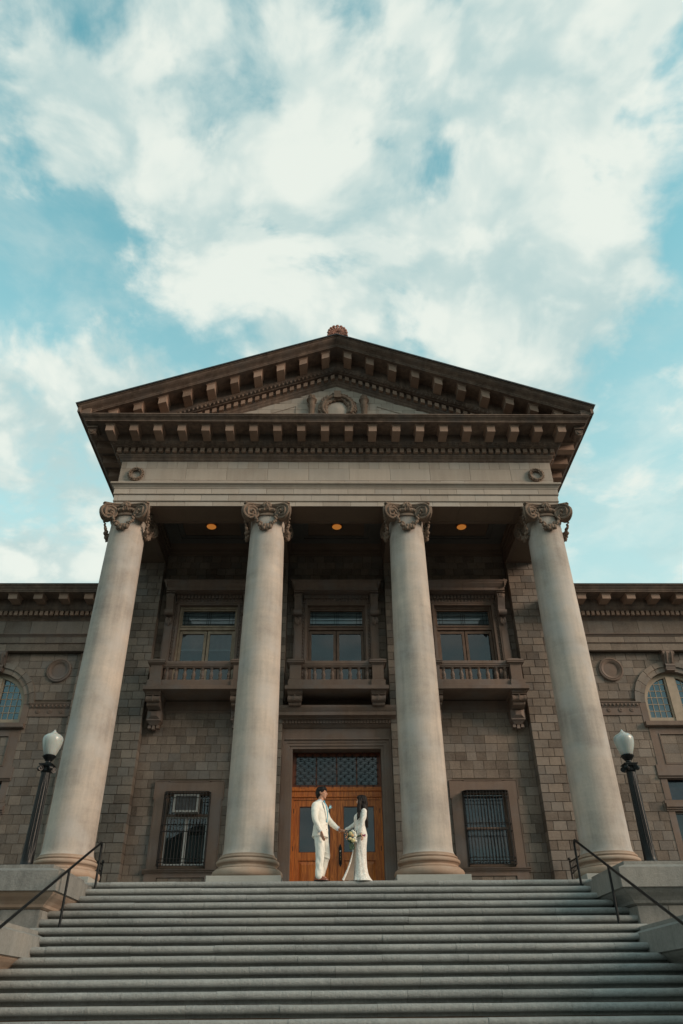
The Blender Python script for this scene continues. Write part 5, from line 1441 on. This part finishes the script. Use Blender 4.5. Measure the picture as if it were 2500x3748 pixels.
limb(tr, [(-0.395,YP-0.10,0.80),(-0.375,YP-0.115,0.50),(-0.385,YP-0.115,0.28),(-0.395,YP-0.115,0.085)], [0.108,0.088,0.078,0.075], 16)
limb(tr, [(-0.325,YP+0.08,0.80),(-0.265,YP+0.075,0.50),(-0.315,YP+0.09,0.28),(-0.365,YP+0.10,0.09)], [0.112,0.088,0.076,0.072], 16)
trd = tr
# creases: small shallow bulges at knee and hem
for z in (0.14,0.19): tr.ell((-0.39,YP-0.115,z), (0.082,0.08,0.016), 14, 6)
for z in (0.44,0.53): tr.ell((-0.27,YP+0.06,z), (0.094,0.088,0.022), 14, 6, Matrix.Rotation(0.3,3,'Y'))
fuse('trousers', tr, M['suit'], MAN, 0.009, 4, None, (0.011, 13.0, 4.0, 6.0))
jk = MB()
jk.loft(rings([(-0.375,YP,0.80,0.158,0.215),(-0.375,YP,0.90,0.150,0.205),(-0.365,YP,1.06,0.130,0.188),(-0.372,YP,1.20,0.140,0.198),(-0.388,YP,1.32,0.145,0.210),(-0.402,YP,1.40,0.128,0.205),(-0.408,YP,1.46,0.095,0.150),(-0.405,YP,1.50,0.070,0.085)], 26, yw))
limb(jk, [(-0.475,YP-0.165,1.375),(-0.49,YP-0.235,1.22),(-0.47,YP-0.262,1.08),(-0.385,YP-0.262,0.90)], [0.085,0.072,0.064,0.05], 16)
limb(jk, [(-0.325,YP+0.155,1.375),(-0.25,YP+0.145,1.23),(-0.165,YP+0.105,1.11),(-0.035,YP+0.03,0.985)], [0.085,0.070,0.062,0.048], 16)
for z, x in ((1.02,-0.45),(1.12,-0.49),(0.97,-0.42)): jk.ell((x,YP-0.262,z), (0.062,0.058,0.010), 12, 5, Matrix.Rotation(-0.35,3,'Y'))
fuse('jacket', jk, M['suit'], MAN, 0.009, 3, None, (0.008, 9.0, 8.0, 7.0))
cy, sy = cos(yw), sin(yw)
def on_chest(fwd, lat, z): return Vector((-0.385+fwd*cy-lat*sy, YP+fwd*sy+lat*cy, z))     # local forward, left
sh = MB(); 
vs = [on_chest(0.080,0.055,1.475), on_chest(0.080,-0.055,1.475), on_chest(0.150,-0.012,1.08), on_chest(0.150,0.012,1.08), on_chest(0.138,0.05,1.36), on_chest(0.138,-0.05,1.36)]
sh.add(vs, [(0,1,5,4),(4,5,2,3)]); sh.lathe([(0.066,1.475),(0.066,1.505),(0.060,1.53)], -0.380, YP, 0, 20)
obj('shirt', sh, M['shirt'], MAN)
ti = MB(); tp_ = [on_chest(0.085,0,1.49), on_chest(0.128,0,1.42), on_chest(0.150,0,1.33), on_chest(0.160,0,1.20), on_chest(0.156,0,1.08)]
ws = [0.022,0.026,0.034,0.04,0.042]
for i in range(4):
    l_ = Vector((-sy, cy, 0)); f_ = Vector((cy, sy, 0))*0.012
    a, b = tp_[i], tp_[i+1]
    ti.add([a-l_*ws[i], a+l_*ws[i], b+l_*ws[i+1], b-l_*ws[i+1], a+f_, b+f_], [(0,4,5,3),(4,1,2,5)])
ti.ell(on_chest(0.088,0,1.49), (0.024,0.028,0.022), 10, 6); obj('tie', ti, M['tie'], MAN)
lp = MB()
for s in (-1, 1):
    a = [on_chest(0.065,s*0.070,1.50), on_chest(0.110,s*0.105,1.42), on_chest(0.132,s*0.115,1.36), on_chest(0.138,s*0.085,1.30), on_chest(0.162,s*0.014,1.06), on_chest(0.158,s*0.030,1.25), on_chest(0.136,s*0.045,1.40)]
    b = [v+Vector((cy,sy,0))*0.010 for v in a]; n = len(a)
    lp.add(a+b, [tuple(range(n)), tuple(range(2*n-1,n-1,-1))]+[(i,(i+1)%n,n+(i+1)%n,n+i) for i in range(n)])
obj('lapel', lp, M['suit'], MAN)
ps = MB(); c0 = on_chest(0.158, 0.115, 1.385)
for dx, dy_, dz in ((0.02,0.0,0.075),(0.055,-0.01,0.035),(0.075,-0.02,0.01),(0.045,0.02,0.06)):
    tip = c0+Vector((dx,dy_,dz)); ps.add([c0+Vector((-0.008,-0.01,-0.01)), c0+Vector((0.022,-0.008,-0.022)), tip, c0+Vector((0.008,0.018,-0.012))], [(0,1,2),(1,3,2),(3,0,2),(0,3,1)])
obj('pocket_square', ps, plain('aqua_silk', (0.30,0.62,0.70), 0.5, 0.4, 0, 0.2, 40), MAN)
cu = MB()
for a, b, r in (((-0.392,YP-0.262,0.91),(-0.368,YP-0.258,0.872),0.046),((-0.04,YP+0.03,0.985),(0.0,YP+0.015,0.967),0.044)): cu.tube([a, b], r, 14)
obj('shirt_cuff', cu, M['shirt'], MAN)
bt = MB(); bt.ell(on_chest(0.152,-0.03,1.03), (0.009,)*3, 8, 6); bt.ell(on_chest(0.156,-0.03,0.94), (0.009,)*3, 8, 6)
for i in range(3): bt.ell((-0.395-0.012*i,YP-0.315,0.93+0.022*i), (0.006,)*3, 6, 4)
obj('button', bt, M['lining'], MAN)
for cx, cy_ in ((-0.395,YP-0.115),(-0.365,YP+0.10)):
    s_ = MB(); s_.loft([[Vector((cx+dx+rx*cos(2*pi*k/16), cy_+ry*sin(2*pi*k/16), z)) for k in range(16)] for dx,rx,ry,z in ((0.045,0.135,0.045,0.0),(0.045,0.137,0.047,0.022),(0.04,0.128,0.044,0.045),(0.005,0.088,0.042,0.075),(-0.01,0.062,0.042,0.105))])
    obj('shoe', s_, M['shoe'], MAN)
    obj('sole', MB().loft([[Vector((cx+0.045+0.138*cos(2*pi*k/16), cy_+0.048*sin(2*pi*k/16), z)) for k in range(16)] for z in (-0.001,0.012)]), M['hair'], MAN)

# the bride -------------------------------------------------------
WOM = empty('person', (0.43, YP, 0), None, 'woman in a long white lace dress with long dark hair', 'person')
wm = MB(); hc = (0.475, YP, 1.505)
P, q = head(wm, hc, (-cos(radians(12)), sin(radians(12)), -0.0), 0.212, True)
wm.loft(rings([(0.50,YP,1.28,0.06,0.07),(0.492,YP,1.36,0.047,0.047),(0.483,YP,1.42,0.046,0.045),(0.47,YP,1.47,0.05,0.046)], 14))
wm.loft(rings([(0.44,YP,0.80,0.10,0.13),(0.44,YP,1.0,0.085,0.115),(0.45,YP,1.15,0.085,0.12),(0.48,YP,1.27,0.07,0.14),(0.49,YP,1.33,0.05,0.08)], 18, radians(12)))
limb(wm, [(0.51,YP-0.14,1.27),(0.475,YP-0.19,1.06),(0.43,YP-0.20,0.86)], [0.038,0.033,0.024]); hand(wm, (0.432,YP-0.20,0.845), (0.35,-0.15,-0.7), (-0.7,0.1,-0.5), 0.165, 1.25, 1)
limb(wm, [(0.44,YP+0.13,1.26),(0.31,YP+0.10,1.06),(0.15,YP+0.03,0.955)], [0.038,0.032,0.023]); hand(wm, (0.14,YP+0.02,0.95), (-1,0.0,-0.22), (0.1,0.1,-1), 0.16, 0.5, 1)
for (a, b, e) in (((0.45,YP-0.07,0.85),(0.44,YP-0.07,0.46),(0.42,YP-0.06,0.06)), ((0.41,YP+0.06,0.85),(0.38,YP+0.06,0.46),(0.33,YP+0.04,0.05))):
    limb(wm, [a, b, e], [0.075,0.045,0.03]); wm.ell((e[0]-0.06,e[1],0.03), (0.09,0.032,0.028), 10, 6)
fuse('body', wm, M['skinf'], WOM, 0.0065, 3)
e, p_ = eyes(P, q, WOM); obj('eye', e, M['eyew'], WOM); obj('pupil', p_, M['hair'], WOM)
ring_ = lambda a, b, e_: wm
dr = MB()
ty = radians(12)
lv = [(0.455,YP,0.004,0.205,0.20),(0.44,YP,0.05,0.178,0.18),(0.43,YP,0.13,0.150,0.16),(0.42,YP,0.26,0.136,0.15),(0.42,YP,0.42,0.131,0.148),(0.422,YP,0.60,0.133,0.155),(0.432,YP,0.74,0.140,0.165),(0.437,YP,0.84,0.138,0.165),(0.432,YP,0.93,0.122,0.148),(0.430,YP,1.02,0.104,0.125),(0.430,YP,1.08,0.105,0.125),(0.428,YP,1.15,0.122,0.138),(0.440,YP,1.22,0.115,0.142),(0.475,YP,1.285,0.080,0.138)]
def dress_rings():
    out = []; n = 48
    for cx, cy_, z, rx, ry in lv:
        rg = []
        for k in range(n):
            a = 2*pi*k/n; fold = 1+0.035*max(0, 1-z/0.75)*sin(9*a+2.2*z)
            px, py = rx*cos(a)*fold, ry*sin(a)*fold
            rg.append(Vector((cx+px*cos(ty)-py*sin(ty), cy_+px*sin(ty)+py*cos(ty), z)))
        out.append(rg)
    return out
dr.loft(dress_rings())
limb(dr, [(0.515,YP-0.125,1.275),(0.51,YP-0.18,1.16),(0.475,YP-0.205,1.05),(0.432,YP-0.21,0.865)], [0.060,0.050,0.044,0.036], 14)
limb(dr, [(0.455,YP+0.125,1.27),(0.385,YP+0.13,1.15),(0.305,YP+0.10,1.055),(0.155,YP+0.03,0.96)], [0.058,0.048,0.042,0.034], 14)
fuse('dress', dr, M['lace'], WOM, 0.009, 2, None, (0.009, 15.0, 2.2, 2.0))
# open slit: the front panel swept back to the left, lining inside, trim edge
sl_ = MB(); li = MB(); n = 12; A_, B2 = [], []
for i in range(n+1):
    t = i/n; z = 0.69*(1-t)+0.006; sw = t**1.7
    A_.append(Vector((0.300-0.225*sw, YP-0.10-0.03*sw, z))); B2.append(Vector((0.330-0.05*t, YP-0.14, z)))
for i in range(n):
    li.add([A_[i], A_[i+1], B2[i+1], B2[i]], [(0,1,2,3)], True)
    o_ = Vector((0.0,0.012,0)); sl_.add([A_[i]+o_, A_[i+1]+o_, B2[i+1]+o_+Vector((0.02,0.05,0)), B2[i]+o_+Vector((0.02,0.05,0))], [(3,2,1,0)], True)
sl_.tube([v+Vector((0,-0.006,0)) for v in A_], [0.006+0.020*(i/n) for i in range(n+1)], 6)
obj('dress_lining', li, M['lining'], WOM); obj('train', sl_, M['lace'], WOM)
# trailing hem spread on the step
hmm = MB(); 
hmm.loft([[Vector((cx+rx*cos(2*pi*k/24), YP-0.02+ry*sin(2*pi*k/24), z)) for k in range(24)] for cx,rx,ry,z in ((0.475,0.185,0.19,0.0),(0.465,0.17,0.175,0.03),(0.455,0.15,0.16,0.08))])
obj('hem', hmm, M['lace'], WOM)
# hair
hf = MB()
for a, b, c_, r in ((-0.02,0,0.03,(0.100,0.084,0.092)),(-0.05,0,-0.03,(0.080,0.084,0.10)),(0.03,0,0.075,(0.072,0.072,0.045)),(0.045,-0.055,0.03,(0.035,0.022,0.075)),(0.045,0.055,0.03,(0.035,0.022,0.075))):
    hf.ell(P(a,b,c_), r, 14, 8, q)
hf.loft(rings([(0.500,YP,1.56,0.07,0.075),(0.507,YP,1.47,0.082,0.085),(0.512,YP-0.005,1.38,0.085,0.092),(0.525,YP-0.01,1.28,0.072,0.098),(0.548,YP-0.01,1.20,0.052,0.088),(0.560,YP-0.01,1.10,0.042,0.072),(0.568,YP-0.01,1.03,0.032,0.05),(0.575,YP-0.01,0.985,0.015,0.028)], 20))
limb(hf, [(0.44,YP-0.088,1.52),(0.425,YP-0.105,1.42),(0.415,YP-0.135,1.30),(0.398,YP-0.150,1.19),(0.378,YP-0.150,1.11)], [0.038,0.042,0.040,0.030,0.010], 12)
rr = random.Random(12)
for i in range(26):
    a = rr.uniform(0, 2*pi); x0 = 0.51+0.075*cos(a); y0 = YP+0.085*sin(a)
    pts = [(x0, y0, 1.50)]
    for j in range(1, 8):
        z = 1.50-0.5*j/7; t = j/7
        pts.append((x0*(1-t)+(0.573+rr.uniform(-.03,.03))*t+0.012*sin(9*t+i), y0*(1-t)+(YP+rr.uniform(-.05,.05))*t, z))
    hf.tube(pts, [0.012,0.013,0.013,0.012,0.011,0.010,0.008,0.004], 5)
fuse('hair', hf, M['hairf'], WOM, 0.0065, 2, None, (0.011, 38.0, 5.0, 3.0))
obj('earring', MB().ell(P(0.0,-0.088,-0.055), (0.006,0.006,0.012), 8, 6), M['eyew'], WOM)
for cx, cy_ in ((0.37,YP-0.06),(0.29,YP+0.04)):
    obj('shoe', MB().loft([[Vector((cx+dx+rx*cos(2*pi*k/14), cy_+ry*sin(2*pi*k/14), z)) for k in range(14)] for dx,rx,ry,z in ((0,0.10,0.034,0.0),(0,0.10,0.035,0.02),(0.02,0.07,0.033,0.05))]), M['lining'], WOM)

# bouquet ----------------------------------------------------------
BQ = empty('bouquet', (0.30, YP-0.20, 0.82), None, 'bouquet of cream roses with trailing greenery held by the bride', 'bouquet')
M['rose'] = plain('cream_petal', (0.78, 0.68, 0.38), 0.6, 0.2, 0, 0.08, 40)
M['rosew'] = plain('white_petal', (0.84, 0.82, 0.72), 0.6, 0.2, 0, 0.06, 40)
M['peach'] = plain('peach_petal', (0.78, 0.52, 0.28), 0.6, 0.2, 0, 0.1, 40)
M['leaf'] = plain('dark_green_leaf', (0.035, 0.07, 0.03), 0.55, 0.4, 0, 0.4, 30)
M['berry'] = plain('peach_berry', (0.62, 0.30, 0.14), 0.4)
M['ribbon'] = plain('magenta_ribbon', (0.35, 0.03, 0.11), 0.5, 0.4, 0, 0.2, 30)
rr = random.Random(21)
def rose(c, r, mat, dirv):
    m = MB(); dv = Vector(dirv).normalized(); q = dv.to_track_quat('Z', 'Y').to_matrix()
    m.ell(c, (r*0.42, r*0.42, r*0.6), 8, 6, q)
    for ringi, (nn, rad, tilt) in enumerate(((3,0.28,0.35),(5,0.5,0.6),(6,0.74,0.95))):
        for i in range(nn):
            a = 2*pi*i/nn+ringi*0.5; loc = Vector((rad*r*cos(a), rad*r*sin(a), r*(0.30-0.18*ringi)))
            rot = q @ Matrix.Rotation(a, 3, 'Z') @ Matrix.Rotation(-tilt*0.5, 3, 'Y')
            m.ell(Vector(c)+q @ loc, (r*0.12, r*0.40, r*0.44), 7, 5, rot)
    return obj('rose', m, M[mat], BQ, sharp=60)
bc = Vector((0.272, YP-0.215, 0.778))
for dx, dz, r, mt in ((-0.045,0.065,0.052,'rose'),(0.035,0.075,0.048,'rosew'),(0.055,0.015,0.050,'rosew'),(-0.005,0.02,0.036,'peach'),(0.045,-0.045,0.040,'rosew'),(0.01,-0.085,0.048,'rose'),(0.07,-0.095,0.034,'rosew'),(-0.055,-0.045,0.042,'rose'),(0.0,0.115,0.030,'rosew')):
    rose(bc+Vector((dx*0.9,-0.045+0.4*abs(dx),dz*0.9)), r*0.88, mt, (dx*3,-1,dz*3))
for i in range(38):
    a = rr.uniform(0.3*pi, 1.55*pi) if i < 30 else rr.uniform(0, 2*pi); L = rr.uniform(0.09, 0.15)
    b = bc+Vector((0.05*cos(a),rr.uniform(-0.02,0.05),0.05*sin(a))); tip = bc+Vector((L*cos(a),rr.uniform(-0.04,0.05),L*sin(a)*1.05)); mid = (b+tip)/2; t = (tip-b); w_ = t.cross(Vector((0,1,0.3))).normalized()*0.017
    obj('leaf', MB().add([b, mid+w_, tip, mid-w_, mid+Vector((0,-0.008,0))], [(0,1,4),(1,2,4),(2,3,4),(3,0,4)]), M['leaf'], BQ)
tv = MB()
for i in range(5):
    x = bc.x-0.05+0.02*i; pts = [(x,bc.y,bc.z-0.08),(x-0.01,bc.y-0.02,bc.z-0.15),(x+rr.uniform(-.02,.02),bc.y-0.02,bc.z-0.21-rr.uniform(0,0.04))]; tv.tube(pts, 0.003, 4)
    for j in range(7):
        t = j/6; c_ = Vector(pts[1])*(1-t)+Vector(pts[2])*t; tv.ell(c_+Vector((rr.uniform(-.014,.014),-0.004,0)), (0.011,0.004,0.014), 6, 4)
obj('trailing_greenery', tv, M['leaf'], BQ, 'stuff')
bb = MB()
for i in range(14): bb.ell(bc+Vector((-0.115+rr.uniform(-.03,.03), -0.03+rr.uniform(-.02,.02), rr.uniform(-.06,.09))), (0.009,)*3, 7, 5)
obj('berry', bb, M['berry'], BQ, 'stuff')
obj('stem', MB().tube([tuple(bc+Vector((0.05,0.02,-0.01))), (0.43,YP-0.22,0.80), (0.50,YP-0.22,0.80)], 0.016, 8), M['leaf'], BQ)
rbm = MB().ell((0.487,YP-0.225,0.80), (0.016,0.018,0.016), 10, 6); rbm.ell((0.512,YP-0.225,0.812), (0.026,0.014,0.009), 8, 5, Matrix.Rotation(-0.5,3,'Y')); rbm.ell((0.508,YP-0.23,0.786), (0.022,0.014,0.008), 8, 5, Matrix.Rotation(0.5,3,'Y')); rbm.ell((0.518,YP-0.235,0.798), (0.020,0.012,0.007), 8, 5)
obj('ribbon', rbm, M['ribbon'], BQ)
